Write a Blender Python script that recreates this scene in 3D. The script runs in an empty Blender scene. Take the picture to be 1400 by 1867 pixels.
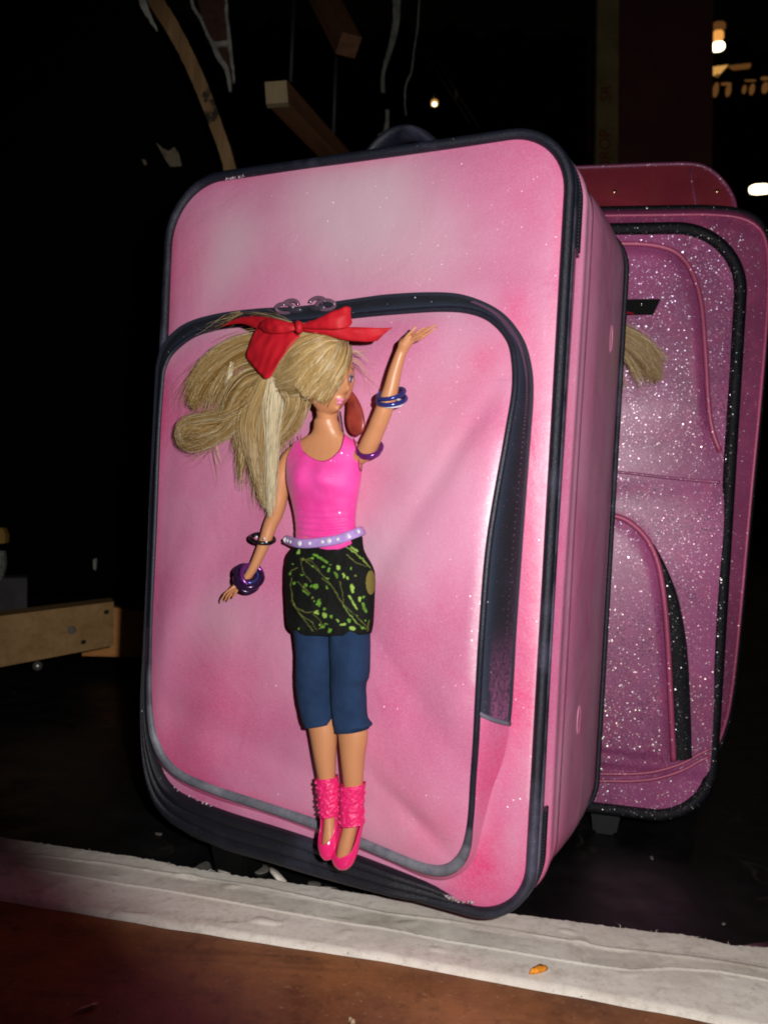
import bpy, bmesh, math, random
from mathutils import Vector, Matrix, noise
from math import sin, cos, pi, radians, exp, sqrt
random.seed(7)
S = bpy.context.scene
COL = S.collection

# ------------------------------------------------------------------ camera
FPX = 1543.03                        # focal length in pixels of the 1400 px wide photograph
PITCH, ROLL, CH = -0.0197, 0.0526, 0.256
Fv = Vector((0, cos(PITCH), sin(PITCH)))
U0 = Vector((0, -sin(PITCH), cos(PITCH)))
Rv = Vector((cos(ROLL), 0, 0)) + U0 * sin(ROLL)
Uv = Vector((-sin(ROLL), 0, 0)) + U0 * cos(ROLL)
CAM = Vector((0, 0, CH))
cd = bpy.data.cameras.new('camera')
co = bpy.data.objects.new('camera', cd)
COL.objects.link(co)
cd.sensor_fit = 'VERTICAL'
cd.sensor_height = 36.0
cd.lens = FPX / 1867 * 36.0
cd.clip_start = 0.02
cd.clip_end = 100
cd.dof.use_dof = True
cd.dof.focus_distance = 0.50
cd.dof.aperture_fstop = 15
M4 = Matrix((Rv, Uv, -Fv)).transposed().to_4x4()
M4.translation = CAM
co.matrix_world = M4
S.camera = co

# ------------------------------------------------------------------ world, flash, exposure
w = bpy.data.worlds.new('World')
S.world = w
w.use_nodes = True
w.node_tree.nodes['Background'].inputs[0].default_value = (0.9, 0.75, 0.6, 1)
w.node_tree.nodes['Background'].inputs[1].default_value = 0.0006
S.view_settings.view_transform = 'Standard'
S.view_settings.look = 'None'
S.view_settings.exposure = 0
S.view_settings.gamma = 1

def ray(px, py):
    return Fv + Rv * ((px - 700) / FPX) - Uv * ((py - 933.5) / FPX)
def at(px, py, dist):                # world point seen at a pixel of the photograph, this far ahead
    return CAM + ray(px, py) * dist
def on_floor(px, py, z=0.0):
    d = ray(px, py)
    return CAM + d * ((z - CH) / d.z)

fl = bpy.data.lights.new('camera_flash', 'SPOT')     # the compact camera's built-in flash
fl.energy = 12.6
fl.color = (1.0, 0.965, 0.93)
fl.shadow_soft_size = 0.0045
fl.spot_size = radians(81.5)
fl.spot_blend = 0.30
fo = bpy.data.objects.new('camera_flash', fl)
COL.objects.link(fo)
fo.location = CAM + Rv * 0.040 + Uv * 0.022 - Fv * 0.01
tgt = at(985, 880, 1.0)
fo.rotation_euler = (tgt - fo.location).to_track_quat('-Z', 'Y').to_euler()
S.cycles.filter_width = 1.9

# ------------------------------------------------------------------ frames for the two suitcases
class Frame:
    def __init__(s, o, yaw):
        s.o = Vector(o); s.yaw = yaw
        s.ux = Vector((cos(yaw), sin(yaw), 0)); s.dy = Vector((-sin(yaw), cos(yaw), 0))
    def loc(s, px, py, off=0.0):     # local (u, -off, z) of a traced point lying 'off' in front of the face
        d = ray(px, py)
        t = ((s.o - s.dy * off - CAM) @ s.dy) / (d @ s.dy) if False else (s.o - s.dy * off - CAM).dot(s.dy) / d.dot(s.dy)
        P = CAM + d * t - s.o
        return Vector((P.dot(s.ux), -off, P.z))
A = Frame((-0.1574, 0.5781, CH - 0.2339), -0.4506)
AW, AH, AD = 0.2785, 0.44, 0.1658
brc = on_floor(1303, 1512, 0.018)
YB = radians(-12.5)
BW = 0.34
B = Frame(brc - Vector((cos(YB), sin(YB), 0)) * BW, YB)

# ------------------------------------------------------------------ helpers
def link(name, me, mat=None, parent=None, smooth=True):
    o = bpy.data.objects.new(name, me)
    COL.objects.link(o)
    if mat is not None:
        me.materials.append(mat)
    if parent is not None:
        o.parent = parent
    if smooth and len(me.polygons):
        me.polygons.foreach_set('use_smooth', [True] * len(me.polygons))
        me.update()
    return o
def obj(name, bm, mat, parent=None, smooth=True, recalc=True):
    if recalc:
        bmesh.ops.recalc_face_normals(bm, faces=bm.faces)
    me = bpy.data.meshes.new(name)
    bm.to_mesh(me); bm.free()
    return link(name, me, mat, parent, smooth)
def tag(o, label=None, cat=None, group=None, kind=None):
    if label: o['label'] = label
    if cat: o['category'] = cat
    if group: o['group'] = group
    if kind: o['kind'] = kind
    return o
def empty(name, loc, rz=0.0):
    o = bpy.data.objects.new(name, None)
    COL.objects.link(o)
    o.location = loc; o.rotation_euler = (0, 0, rz); o.empty_display_size = 0.02
    return o
def catmull(pts, n, closed=False):
    P = [Vector(p) for p in pts]; m = len(P); out = []
    seg = m if closed else m - 1
    # arc-length-ish uniform sampling
    dense = []
    for i in range(seg):
        p1, p2 = P[i], P[(i + 1) % m]
        p0 = P[(i - 1) % m] if (closed or i > 0) else p1 * 2 - p2
        p3 = P[(i + 2) % m] if (closed or i < m - 2) else p2 * 2 - p1
        for k in range(12):
            t = k / 12
            dense.append(0.5 * ((2 * p1) + (p2 - p0) * t + (2 * p0 - 5 * p1 + 4 * p2 - p3) * t * t + (3 * p1 - p0 - 3 * p2 + p3) * t ** 3))
    dense.append(P[0].copy() if closed else P[-1].copy())
    L = [0.0]
    for a, b in zip(dense, dense[1:]): L.append(L[-1] + (b - a).length)
    tot = L[-1]; j = 0
    cnt = n if closed else n - 1
    for i in range(n):
        s = tot * i / cnt
        while j < len(L) - 2 and L[j + 1] < s: j += 1
        dl = L[j + 1] - L[j]
        t = (s - L[j]) / dl if dl > 1e-12 else 0
        out.append(dense[j].lerp(dense[j + 1], min(max(t, 0), 1)))
    return out
def tube(bm, path, r, seg=8, closed=False, cap=True, flat=None):
    """sweep a circle along path; r number or list; flat=(a,b) scales the section sideways/normally"""
    n = len(path); rings = []
    prevN = None
    for i in range(n):
        a = path[(i - 1) % n] if (closed or i > 0) else path[0]
        b = path[(i + 1) % n] if (closed or i < n - 1) else path[-1]
        T = (b - a).normalized() if (b - a).length > 1e-9 else Vector((0, 0, 1))
        if prevN is None:
            ref = Vector((0, 1, 0)) if abs(T.y) < 0.9 else Vector((1, 0, 0))
            N = (ref - T * ref.dot(T)).normalized()
        else:
            N = (prevN - T * prevN.dot(T)).normalized()
        prevN = N
        Bn = T.cross(N)
        rr = r[i] if isinstance(r, (list, tuple)) else r
        fa, fb = flat if flat else (1, 1)
        rings.append([bm.verts.new(path[i] + (N * cos(2 * pi * k / seg) * fa + Bn * sin(2 * pi * k / seg) * fb) * rr) for k in range(seg)])
    lim = n if closed else n - 1
    for i in range(lim):
        p, q = rings[i], rings[(i + 1) % n]
        off = 0
        if closed and i == n - 1:     # find the best twist
            off = min(range(seg), key=lambda o_: (p[0].co - q[o_ % seg].co).length)
        for k in range(seg):
            bm.faces.new((p[k], p[(k + 1) % seg], q[(k + 1 + off) % seg], q[(k + off) % seg]))
    if cap and not closed:
        bm.faces.new(list(reversed(rings[0]))); bm.faces.new(rings[-1])
def loft(bm, rings, closed_ring=True, cap=True):
    vs = [[bm.verts.new(p) for p in r] for r in rings]
    m = len(vs[0])
    for a, b in zip(vs, vs[1:]):
        for k in range(m if closed_ring else m - 1):
            bm.faces.new((a[k], a[(k + 1) % m], b[(k + 1) % m], b[k]))
    if cap and closed_ring:
        bm.faces.new(list(reversed(vs[0]))); bm.faces.new(vs[-1])
    return vs
def box(bm, c, sx, sy, sz, R=None, bev=0.0):
    r = bmesh.ops.create_cube(bm, size=1.0)
    vs = r['verts']
    bmesh.ops.scale(bm, vec=(sx, sy, sz), verts=vs)
    if bev > 0:
        es = list({e for v in vs for e in v.link_edges})
        g = bmesh.ops.bevel(bm, geom=es, offset=bev, segments=2, affect='EDGES', profile=0.6)
        vs = list({v for f in g['faces'] for v in f.verts} | {v for v in vs if v.is_valid})
        vs = [v for v in vs if v.is_valid]
    if R is not None:
        for v in vs: v.co = R @ v.co
    for v in vs: v.co += Vector(c)
def beam(name, a, b, wd, ht, mat, up=Vector((0, 0, 1)), parent=None, bev=0.0015):
    a, b = Vector(a), Vector(b); d = (b - a); L = d.length; d.normalize()
    side = d.cross(up).normalized(); u2 = side.cross(d).normalized()
    R = Matrix((d, side, u2)).transposed()
    bm = bmesh.new()
    box(bm, (0, 0, 0), L, wd, ht, None, bev)
    for v in bm.verts:
        v.co += Vector((1, 1, 1)) * 0.0015 * noise.noise(v.co * 30)
    o = obj(name, bm, mat, parent, smooth=False)
    M = R.to_4x4(); M.translation = (a + b) / 2
    o.matrix_world = M
    return o
def rrect(w_, h_, r, n=14, ne=10, ox=0.0, oz=0.0, radii=None):
    """rounded rectangle outline in xz, counter-clockwise from lower left; radii = (bl, br, tr, tl)"""
    rs = radii or (r, r, r, r)
    cs = [(rs[0], rs[0], pi, rs[0]), (w_ - rs[1], rs[1], 1.5 * pi, rs[1]), (w_ - rs[2], h_ - rs[2], 0, rs[2]), (rs[3], h_ - rs[3], 0.5 * pi, rs[3])]
    pts = []
    for i, (cx, cz, a0, rr) in enumerate(cs):
        for k in range(n + 1):
            a = a0 + k / n * pi / 2
            pts.append(Vector((cx + rr * cos(a) + ox, 0, cz + rr * sin(a) + oz)))
        nx = cs[(i + 1) % 4]
        a = nx[2]; q = Vector((nx[0] + nx[3] * cos(a) + ox, 0, nx[1] + nx[3] * sin(a) + oz))
        p = pts[-1].copy()
        for k in range(1, ne):
            pts.append(p.lerp(q, k / ne))
    return pts
def disc_fill(outline, C, hfun, nr=28, power=1.0):
    """concentric fill of an outline towards C; hfun(P, t, i) gives the y of each vertex; t=1 at the rim"""
    bm = bmesh.new()
    m = len(outline); rings = []
    for r_ in range(nr):
        t = 1 - (r_ / nr) ** power
        ring = []
        for i, p in enumerate(outline):
            P = C + (p - C) * t
            ring.append(bm.verts.new((P.x, hfun(P, t, i), P.z)))
        rings.append(ring)
    c = bm.verts.new((C.x, hfun(C, 0, 0), C.z))
    for a, b in zip(rings, rings[1:]):
        for k in range(m):
            bm.faces.new((a[k], a[(k + 1) % m], b[(k + 1) % m], b[k]))
    for k in range(m):
        bm.faces.new((rings[-1][k], rings[-1][(k + 1) % m], c))
    return bm
def paint_attr(o, fn, name='paint'):
    """float colour attribute; on the vinyl r = hot pink over-spray, g = grey-white over-spray, b = painted glare with glitter"""
    me = o.data
    at_ = me.color_attributes.new(name, 'FLOAT_COLOR', 'POINT')
    buf = []
    for v in me.vertices:
        q = fn(v.co); buf += [max(0, min(1, q[0])), max(0, min(1, q[1])), max(0, min(1, q[2])) if len(q) > 2 else 0, 1]
    at_.data.foreach_set('color', buf)

# ------------------------------------------------------------------ materials
class NT:
    def __init__(s, name):
        s.m = bpy.data.materials.new(name); s.m.use_nodes = True
        s.t = s.m.node_tree; s.t.nodes.clear()
        s.out = s.n('ShaderNodeOutputMaterial'); s.p = s.n('ShaderNodeBsdfPrincipled')
        s.l(s.p.outputs[0], s.out.inputs[0])
        s.tc = s.n('ShaderNodeTexCoord')
    def n(s, ty, **kw):
        nd = s.t.nodes.new(ty)
        for k, v in kw.items(): setattr(nd, k, v)
        return nd
    def l(s, a, b): s.t.links.new(a, b)
    def val(s, inp, v):
        if hasattr(v, 'is_linked') or isinstance(v, bpy.types.NodeSocket): s.l(v, inp)
        else: inp.default_value = v
    def map(s, scale=(1, 1, 1), rot=(0, 0, 0), loc=(0, 0, 0)):
        m = s.n('ShaderNodeMapping'); s.l(s.tc.outputs['Object'], m.inputs[0])
        m.inputs['Scale'].default_value = scale; m.inputs['Rotation'].default_value = rot; m.inputs['Location'].default_value = loc
        return m.outputs[0]
    def noise(s, scale, detail=4, rough=0.55, vec=None, dist=0.0):
        n_ = s.n('ShaderNodeTexNoise'); n_.inputs['Scale'].default_value = scale; n_.inputs['Detail'].default_value = detail
        n_.inputs['Roughness'].default_value = rough; n_.inputs['Distortion'].default_value = dist
        s.l(vec if vec is not None else s.tc.outputs['Object'], n_.inputs['Vector'])
        return n_.outputs['Fac']
    def ramp(s, fac, stops, interp='LINEAR'):
        r = s.n('ShaderNodeValToRGB'); s.l(fac, r.inputs[0]); r.color_ramp.interpolation = interp
        e = r.color_ramp.elements
        while len(e) < len(stops): e.new(0.5)
        for el, (p, c) in zip(e, stops):
            el.position = p; el.color = (*c, 1) if len(c) == 3 else c
        return r.outputs[0]
    def rf(s, fac, a, b, lo=0.0, hi=1.0):
        r = s.n('ShaderNodeMapRange'); s.l(fac, r.inputs[0]); r.clamp = True
        r.inputs[1].default_value = a; r.inputs[2].default_value = b; r.inputs[3].default_value = lo; r.inputs[4].default_value = hi
        return r.outputs[0]
    def math(s, op, a, b=0.0):
        m = s.n('ShaderNodeMath', operation=op); s.val(m.inputs[0], a); s.val(m.inputs[1], b); return m.outputs[0]
    def mix(s, fac, a, b):
        m = s.n('ShaderNodeMix', data_type='RGBA'); s.val(m.inputs[0], fac)
        for i, v in ((6, a), (7, b)):
            if isinstance(v, (tuple, list)): m.inputs[i].default_value = (*v[:3], 1)
            else: s.l(v, m.inputs[i])
        return m.outputs[2]
    def bump(s, h, strength, dist=0.001, normal=None):
        b = s.n('ShaderNodeBump'); b.inputs['Strength'].default_value = strength; b.inputs['Distance'].default_value = dist
        s.l(h, b.inputs['Height'])
        if normal is not None: s.l(normal, b.inputs['Normal'])
        return b.outputs[0]
    def glitter(s, scale, density, tilt=1.4, rough=0.28, tint=0.5, mask=None, base=(0.9, 0.88, 0.95), size=0.42, amp=0.45):
        """flecks of foil: random facets set in the surface, they flash where their own normal catches the lamp"""
        v = s.n('ShaderNodeTexVoronoi'); v.inputs['Scale'].default_value = scale
        s.l(s.tc.outputs['Object'], v.inputs['Vector'])
        g = s.n('ShaderNodeNewGeometry')
        sub = s.n('ShaderNodeVectorMath', operation='SUBTRACT'); s.l(v.outputs['Color'], sub.inputs[0]); sub.inputs[1].default_value = (0.5, 0.5, 0.5)
        sc = s.n('ShaderNodeVectorMath', operation='SCALE'); s.l(sub.outputs[0], sc.inputs[0]); sc.inputs['Scale'].default_value = tilt
        ad = s.n('ShaderNodeVectorMath', operation='ADD'); s.l(g.outputs['Normal'], ad.inputs[0]); s.l(sc.outputs[0], ad.inputs[1])
        nm = s.n('ShaderNodeVectorMath', operation='NORMALIZE'); s.l(ad.outputs[0], nm.inputs[0])
        gl = s.n('ShaderNodeBsdfGlossy'); gl.inputs['Roughness'].default_value = rough; s.l(nm.outputs[0], gl.inputs['Normal'])
        gl.inputs['Color'].default_value = (*base, 1)
        hs = s.n('ShaderNodeHueSaturation'); hs.inputs['Saturation'].default_value = 0.8; hs.inputs['Color'].default_value = (0.9 * amp, 0.35 * amp, 0.6 * amp, 1)
        sp = s.n('ShaderNodeSeparateColor'); s.l(v.outputs['Color'], sp.inputs[0])
        s.l(sp.outputs[2], hs.inputs['Hue'])
        s.l(s.mix(s.math('POWER', sp.outputs[0], 1.6), (0.02, 0.02, 0.02), s.mix(s.math('MULTIPLY', sp.outputs[1], tint), tuple(x * amp for x in base), hs.outputs[0])), gl.inputs['Color'])
        wn = s.n('ShaderNodeTexWhiteNoise'); s.l(v.outputs['Position'], wn.inputs[0])
        thr = s.math('LESS_THAN', wn.outputs['Value'], density if mask is None else s.math('MULTIPLY', mask, density))
        dot = s.math('LESS_THAN', v.outputs['Distance'], size)
        return gl.outputs[0], s.math('MULTIPLY', thr, dot)
    def over(s, sh, fac):
        # foil flecks lie on the paint: their glint adds to it, between glints the paint shows
        nd = sh.node; src = nd.inputs['Color'].links[0].from_socket
        s.l(s.mix(fac, (0, 0, 0), src), nd.inputs['Color'])
        mx = s.n('ShaderNodeAddShader'); prev = s.out.inputs[0].links[0].from_socket
        s.l(prev, mx.inputs[0]); s.l(sh, mx.inputs[1]); s.l(mx.outputs[0], s.out.inputs[0])
def simple(name, col, rough=0.5, metal=0.0, spec=0.5, bump=None, var=0.0, coat=0.0, vscale=40):
    t = NT(name); p = t.p
    if var > 0:
        f = t.noise(vscale)
        c2 = tuple(min(1, c * (1 + var)) for c in col); c1 = tuple(c * (1 - var) for c in col)
        t.l(t.mix(t.rf(f, 0.3, 0.7), c1, c2), p.inputs['Base Color'])
    else: p.inputs['Base Color'].default_value = (*col, 1)
    p.inputs['Roughness'].default_value = rough; p.inputs['Metallic'].default_value = metal
    p.inputs['Specular IOR Level'].default_value = spec
    p.inputs['Coat Weight'].default_value = coat
    if bump: t.l(t.bump(t.noise(bump[0], 6), bump[1], bump[2]), p.inputs['Normal'])
    return t.m
def pink_vinyl(name, streak=False, gl=True):
    t = NT(name); p = t.p
    at_ = t.n('ShaderNodeVertexColor', layer_name='paint')
    sp = t.n('ShaderNodeSeparateColor'); t.l(at_.outputs[0], sp.inputs[0])
    big = t.noise(9, 3, 0.5, dist=0.4); med = t.noise(26, 4, 0.6)
    c = t.mix(t.rf(big, 0.36, 0.64), (0.59, 0.13, 0.29), (0.66, 0.25, 0.41))
    c = t.mix(t.math('MULTIPLY', t.rf(med, 0.45, 0.75), 0.35), c, (0.62, 0.28, 0.42))
    if streak:
        st = t.noise(1.0, 4, 0.6, vec=t.map((60, 60, 2.5)))
        c = t.mix(t.math('MULTIPLY', t.rf(st, 0.42, 0.7), 0.75), c, (0.47, 0.15, 0.27))
        st2 = t.noise(1.0, 3, 0.6, vec=t.map((50, 50, 1.8), loc=(3, 1, 7)))
        c = t.mix(t.math('MULTIPLY', t.rf(st2, 0.5, 0.72), 0.5), c, (0.45, 0.26, 0.35))
    hot = t.math('MULTIPLY', sp.outputs[0], t.rf(t.noise(60, 5, 0.7), 0.2, 0.6, 0.5, 1.0))
    c = t.mix(t.math('MULTIPLY', sp.outputs[1], 0.9), c, (0.62, 0.44, 0.52))
    c = t.mix(hot, c, (0.72, 0.045, 0.20))
    glare_dust = t.math('MULTIPLY', sp.outputs[2], t.rf(t.noise(420, 4, 0.8), 0.3, 0.6, 0.35, 1.0)); c = t.mix(glare_dust, c, (0.86, 0.70, 0.78))  # glare bands put into the colour as near-white, with glittery overspray
    # fine airbrush speckle and a few scuffs
    fs = t.noise(900, 2, 0.7)
    c = t.mix(t.rf(fs, 0.42, 0.62, 0.0, 0.22), c, (0.72, 0.38, 0.52))
    sc = t.noise(1.0, 3, 0.6, vec=t.map((14, 14, 130), rot=(0, 0.5, 0)))
    c = t.mix(t.rf(sc, 0.73, 0.80, 0.0, 0.35), c, (0.30, 0.09, 0.17))
    t.l(c, p.inputs['Base Color'])
    t.l(t.rf(med, 0.3, 0.7, 0.36, 0.52), p.inputs['Roughness'])
    p.inputs['Specular IOR Level'].default_value = 0.5
    h1 = t.noise(700, 3, 0.6); h2 = t.noise(18, 3, 0.5, dist=0.6)
    b1 = t.bump(h2, 0.45, 0.004)
    t.l(t.bump(h1, 0.22, 0.0006, b1), p.inputs['Normal'])
    if gl:
        sh, f = t.glitter(1000, 0.25, tilt=1.1, rough=0.28, tint=0.25, size=0.34, amp=0.03)
        t.over(sh, f)
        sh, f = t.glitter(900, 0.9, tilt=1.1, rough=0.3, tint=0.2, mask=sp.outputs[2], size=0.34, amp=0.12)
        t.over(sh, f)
    return t.m
def glitter_pink(name, col=(0.34, 0.075, 0.21), dens=0.42, hotcol=(0.5, 0.08, 0.2), dark=0.0):
    t = NT(name); p = t.p
    big = t.noise(7, 4, 0.6); med = t.noise(55, 4, 0.6)
    c = t.mix(t.rf(big, 0.4, 0.62), col, tuple(x * 0.62 for x in col))
    c = t.mix(t.math('MULTIPLY', t.rf(med, 0.5, 0.75), 0.3), c, hotcol)
    # dark flecks painted at random, for glitter turned away from the lamp
    v = t.n('ShaderNodeTexVoronoi'); v.inputs['Scale'].default_value = 900; t.l(t.tc.outputs['Object'], v.inputs['Vector'])
    sp = t.n('ShaderNodeSeparateColor'); t.l(v.outputs['Color'], sp.inputs[0])
    dk = t.math('MULTIPLY', t.math('GREATER_THAN', sp.outputs[0], 0.80), t.rf(t.noise(16, 3), 0.45, 0.6))
    c = t.mix(t.math('MULTIPLY', dk, dark), c, (0.07, 0.015, 0.06))
    t.l(c, p.inputs['Base Color']); p.inputs['Roughness'].default_value = 0.42
    t.l(t.bump(t.noise(700, 3), 0.15, 0.0006), p.inputs['Normal'])
    mask = t.rf(t.noise(9, 3, 0.6, dist=0.5), 0.34, 0.60, 0.28, 1.0)
    sh, f = t.glitter(1050, min(1, dens * 3.0), tilt=0.9, rough=0.32, tint=0.9, mask=mask, size=0.52, amp=0.55)
    t.over(sh, f)
    sh, f = t.glitter(560, dens * 0.3, tilt=0.9, rough=0.26, tint=0.8, mask=mask, size=0.34, amp=0.8)
    t.over(sh, f)
    return t.m
def wood(name, c1, c2, rough=0.6, axis='x', scale=1.0, dark=0.0):
    t = NT(name); p = t.p
    sc = {'x': (3, 40, 40), 'z': (40, 40, 3)}[axis]
    v = t.map(tuple(s_ * scale for s_ in sc))
    g = t.noise(1.0, 6, 0.65, vec=v, dist=0.6); g2 = t.noise(4.0, 6, 0.7, vec=v)
    c = t.mix(t.rf(g, 0.35, 0.65), c1, c2)
    c = t.mix(t.rf(g2, 0.5, 0.8, 0, 0.5), c, tuple(x * 0.4 for x in c1))
    if dark > 0:
        c = t.mix(t.math('MULTIPLY', t.rf(t.noise(22, 5, 0.7), 0.58, 0.62), dark), c, (0.01, 0.01, 0.01))
    t.l(c, p.inputs['Base Color']); p.inputs['Roughness'].default_value = rough
    t.l(t.bump(g2, 0.3, 0.002), p.inputs['Normal'])
    return t.m
def trim_mat(name, base=(0.006, 0.0075, 0.017), worn=(0.16, 0.15, 0.22), amount=0.25, low=0.0, glit=False, rough=0.5):
    t = NT(name); p = t.p
    f = t.noise(11, 4, 0.6); f2 = t.noise(90, 4, 0.7)
    wv = t.math('MULTIPLY', t.rf(f, 0.62 - amount * 0.45, 0.74 - amount * 0.25), t.rf(f2, 0.25, 0.6, 0.45, 1.0))
    c = t.mix(t.rf(f2, 0.3, 0.7), base, tuple(x * 1.7 + 0.001 for x in base))
    c = t.mix(t.math('MULTIPLY', wv, 0.8), c, worn)
    t.l(c, p.inputs['Base Color']); p.inputs['Roughness'].default_value = rough
    wvn = t.noise(1.0, 2, 0.5, vec=t.map((900, 900, 2600)))
    t.l(t.bump(wvn, 0.7, 0.0006), p.inputs['Normal'])
    if glit:
        p.inputs['Specular IOR Level'].default_value = 0.15
        sh, fc = t.glitter(900, 0.40, tilt=1.4, rough=0.3, tint=0.7, size=0.45, amp=0.5)
        t.over(sh, fc)
    else:
        sh, fc = t.glitter(900, 0.02, tilt=1.5, rough=0.3, tint=0.2, size=0.3, amp=0.2)
        t.over(sh, fc)
    return t.m

M = {}
M['pink'] = pink_vinyl('pink_painted_vinyl')
M['pink_side'] = pink_vinyl('pink_streaked_vinyl', streak=True)
M['navy'] = trim_mat('navy_piping', base=(0.0042, 0.0052, 0.012), amount=0.24, worn=(0.10, 0.095, 0.16))
M['navy_worn'] = trim_mat('worn_navy_piping', amount=0.42, worn=(0.20, 0.17, 0.25))
M['grey_piping'] = trim_mat('dusty_grey_piping', base=(0.05, 0.055, 0.085), worn=(0.24, 0.23, 0.28), amount=0.9)
M['tape'] = trim_mat('zipper_tape', base=(0.004, 0.006, 0.011), worn=(0.05, 0.065, 0.11), amount=0.22, rough=0.75)
M['teeth'] = simple('zipper_teeth', (0.025, 0.028, 0.045), 0.4)
M['black_glitter'] = trim_mat('black_glitter_trim', base=(0.004, 0.004, 0.006), worn=(0.01, 0.01, 0.012), glit=True)
M['glit'] = glitter_pink('purple_pink_glitter', dens=0.75, dark=0.65)
M['glit_side'] = glitter_pink('side_pink_glitter', (0.24, 0.045, 0.125), 0.30)
M['glit_piping'] = glitter_pink('pink_piping_glitter', (0.45, 0.07, 0.17), 0.05)
M['red_case'] = glitter_pink('red_pink_shell', (0.40, 0.045, 0.075), 0.05, (0.42, 0.10, 0.08))
M['brass'] = simple('brass_screw', (0.75, 0.55, 0.3), 0.25, 1.0)
M['rubber'] = simple('black_rubber', (0.003, 0.003, 0.003), 0.8, spec=0.08, bump=(200, 0.3, 0.001))
M['grey_rubber'] = simple('grey_rubber', (0.018, 0.018, 0.02), 0.7, spec=0.2)
# ------------------------------------------------------------------ the setting
def floor_mat():
    t = NT('black_stage_floor'); p = t.p
    c = t.mix(t.rf(t.noise(6, 5), 0.4, 0.7), (0.003, 0.003, 0.0034), (0.006, 0.0055, 0.0055))
    s1 = t.noise(1.0, 4, 0.6, vec=t.map((12, 200, 1), rot=(0, 0, 0.6)))
    c = t.mix(t.rf(s1, 0.70, 0.76, 0, 0.35), c, (0.06, 0.055, 0.05))
    v = t.n('ShaderNodeTexVoronoi', feature='DISTANCE_TO_EDGE'); v.inputs['Scale'].default_value = 9
    wv = t.n('ShaderNodeVectorMath', operation='ADD'); nz = t.n('ShaderNodeTexNoise'); nz.inputs['Scale'].default_value = 14
    t.l(t.tc.outputs['Object'], nz.inputs['Vector']); sc = t.n('ShaderNodeVectorMath', operation='SCALE'); t.l(nz.outputs['Color'], sc.inputs[0]); sc.inputs['Scale'].default_value = 0.12
    t.l(t.tc.outputs['Object'], wv.inputs[0]); t.l(sc.outputs[0], wv.inputs[1]); t.l(wv.outputs[0], v.inputs['Vector'])
    ln = t.math('MULTIPLY', t.rf(v.outputs['Distance'], 0.0, 0.022, 1, 0), t.rf(t.noise(13, 4), 0.52, 0.66))
    c = t.mix(t.math('MULTIPLY', ln, 0.5), c, (0.10, 0.085, 0.06))
    sp_ = t.noise(150, 4, 0.7)
    c = t.mix(t.rf(sp_, 0.76, 0.80, 0, 0.6), c, (0.16, 0.15, 0.13))
    t.l(c, p.inputs['Base Color']); t.l(t.rf(t.noise(30, 5), 0.3, 0.7, 0.32, 0.6), p.inputs['Roughness'])
    t.l(t.bump(t.noise(60, 6), 0.25, 0.002), p.inputs['Normal'])
    return t.m
bm = bmesh.new()
# black stage deck: one sheet from the canvas strip back to the far wall
vs = [bm.verts.new(v) for v in ((-6, 0.30, 0), (6, 0.30, 0), (6, 14, 0), (-6, 14, 0))]
bm.faces.new(vs)
tag(obj('floor', bm, floor_mat(), smooth=False), kind='structure')
def hardboard():
    t = NT('brown_hardboard'); p = t.p
    f = t.noise(14, 6, 0.65); g = t.noise(160, 4, 0.7)
    c = t.mix(t.rf(f, 0.36, 0.66), (0.12, 0.045, 0.016), (0.31, 0.125, 0.042))
    c = t.mix(t.rf(g, 0.45, 0.7, 0, 0.5), c, (0.28, 0.12, 0.05))
    st = t.noise(1.0, 5, 0.7, vec=t.map((7, 60, 1), rot=(0, 0, -0.18)))
    c = t.mix(t.rf(st, 0.55, 0.72, 0, 0.6), c, (0.045, 0.02, 0.012))
    c = t.mix(t.rf(t.noise(420, 3), 0.64, 0.72, 0, 0.5), c, (0.42, 0.26, 0.14))
    c = t.mix(t.rf(t.noise(90, 5, 0.75), 0.56, 0.70, 0, 0.55), c, (0.05, 0.022, 0.014))
    t.l(c, p.inputs['Base Color']); p.inputs['Roughness'].default_value = 0.42
    t.l(t.bump(g, 0.3, 0.001), p.inputs['Normal'])
    return t.m
fr = [(-60, 1646), (100, 1672), (400, 1722), (700, 1768), (1000, 1825), (1200, 1862), (1460, 1915)]
bk = [(-60, 1530), (0, 1538), (200, 1568), (400, 1604), (560, 1627), (700, 1650), (900, 1675), (1100, 1702), (1260, 1722), (1330, 1738), (1400, 1742), (1460, 1750)]
frw = [on_floor(*q) for q in fr]; bkw = [on_floor(*q) for q in bk]
def yat(poly, x):
    if x <= poly[0].x: a, b = poly[0], poly[1]
    elif x >= poly[-1].x: a, b = poly[-2], poly[-1]
    else:
        for a, b in zip(poly, poly[1:]):
            if a.x <= x <= b.x: break
    return a.y + (b.y - a.y) * (x - a.x) / (b.x - a.x)
bm = bmesh.new()
xs = [-2.0 + i * 0.1 for i in range(41)]
top = [bm.verts.new((x, yat(frw, x) + 0.02, 0.004)) for x in xs]; bot = [bm.verts.new((x, -1.5, 0.004)) for x in xs]
for i in range(len(xs) - 1): bm.faces.new((bot[i], bot[i + 1], top[i + 1], top[i]))
tag(obj('hardboard_floor', bm, hardboard(), smooth=False), kind='structure')
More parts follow.
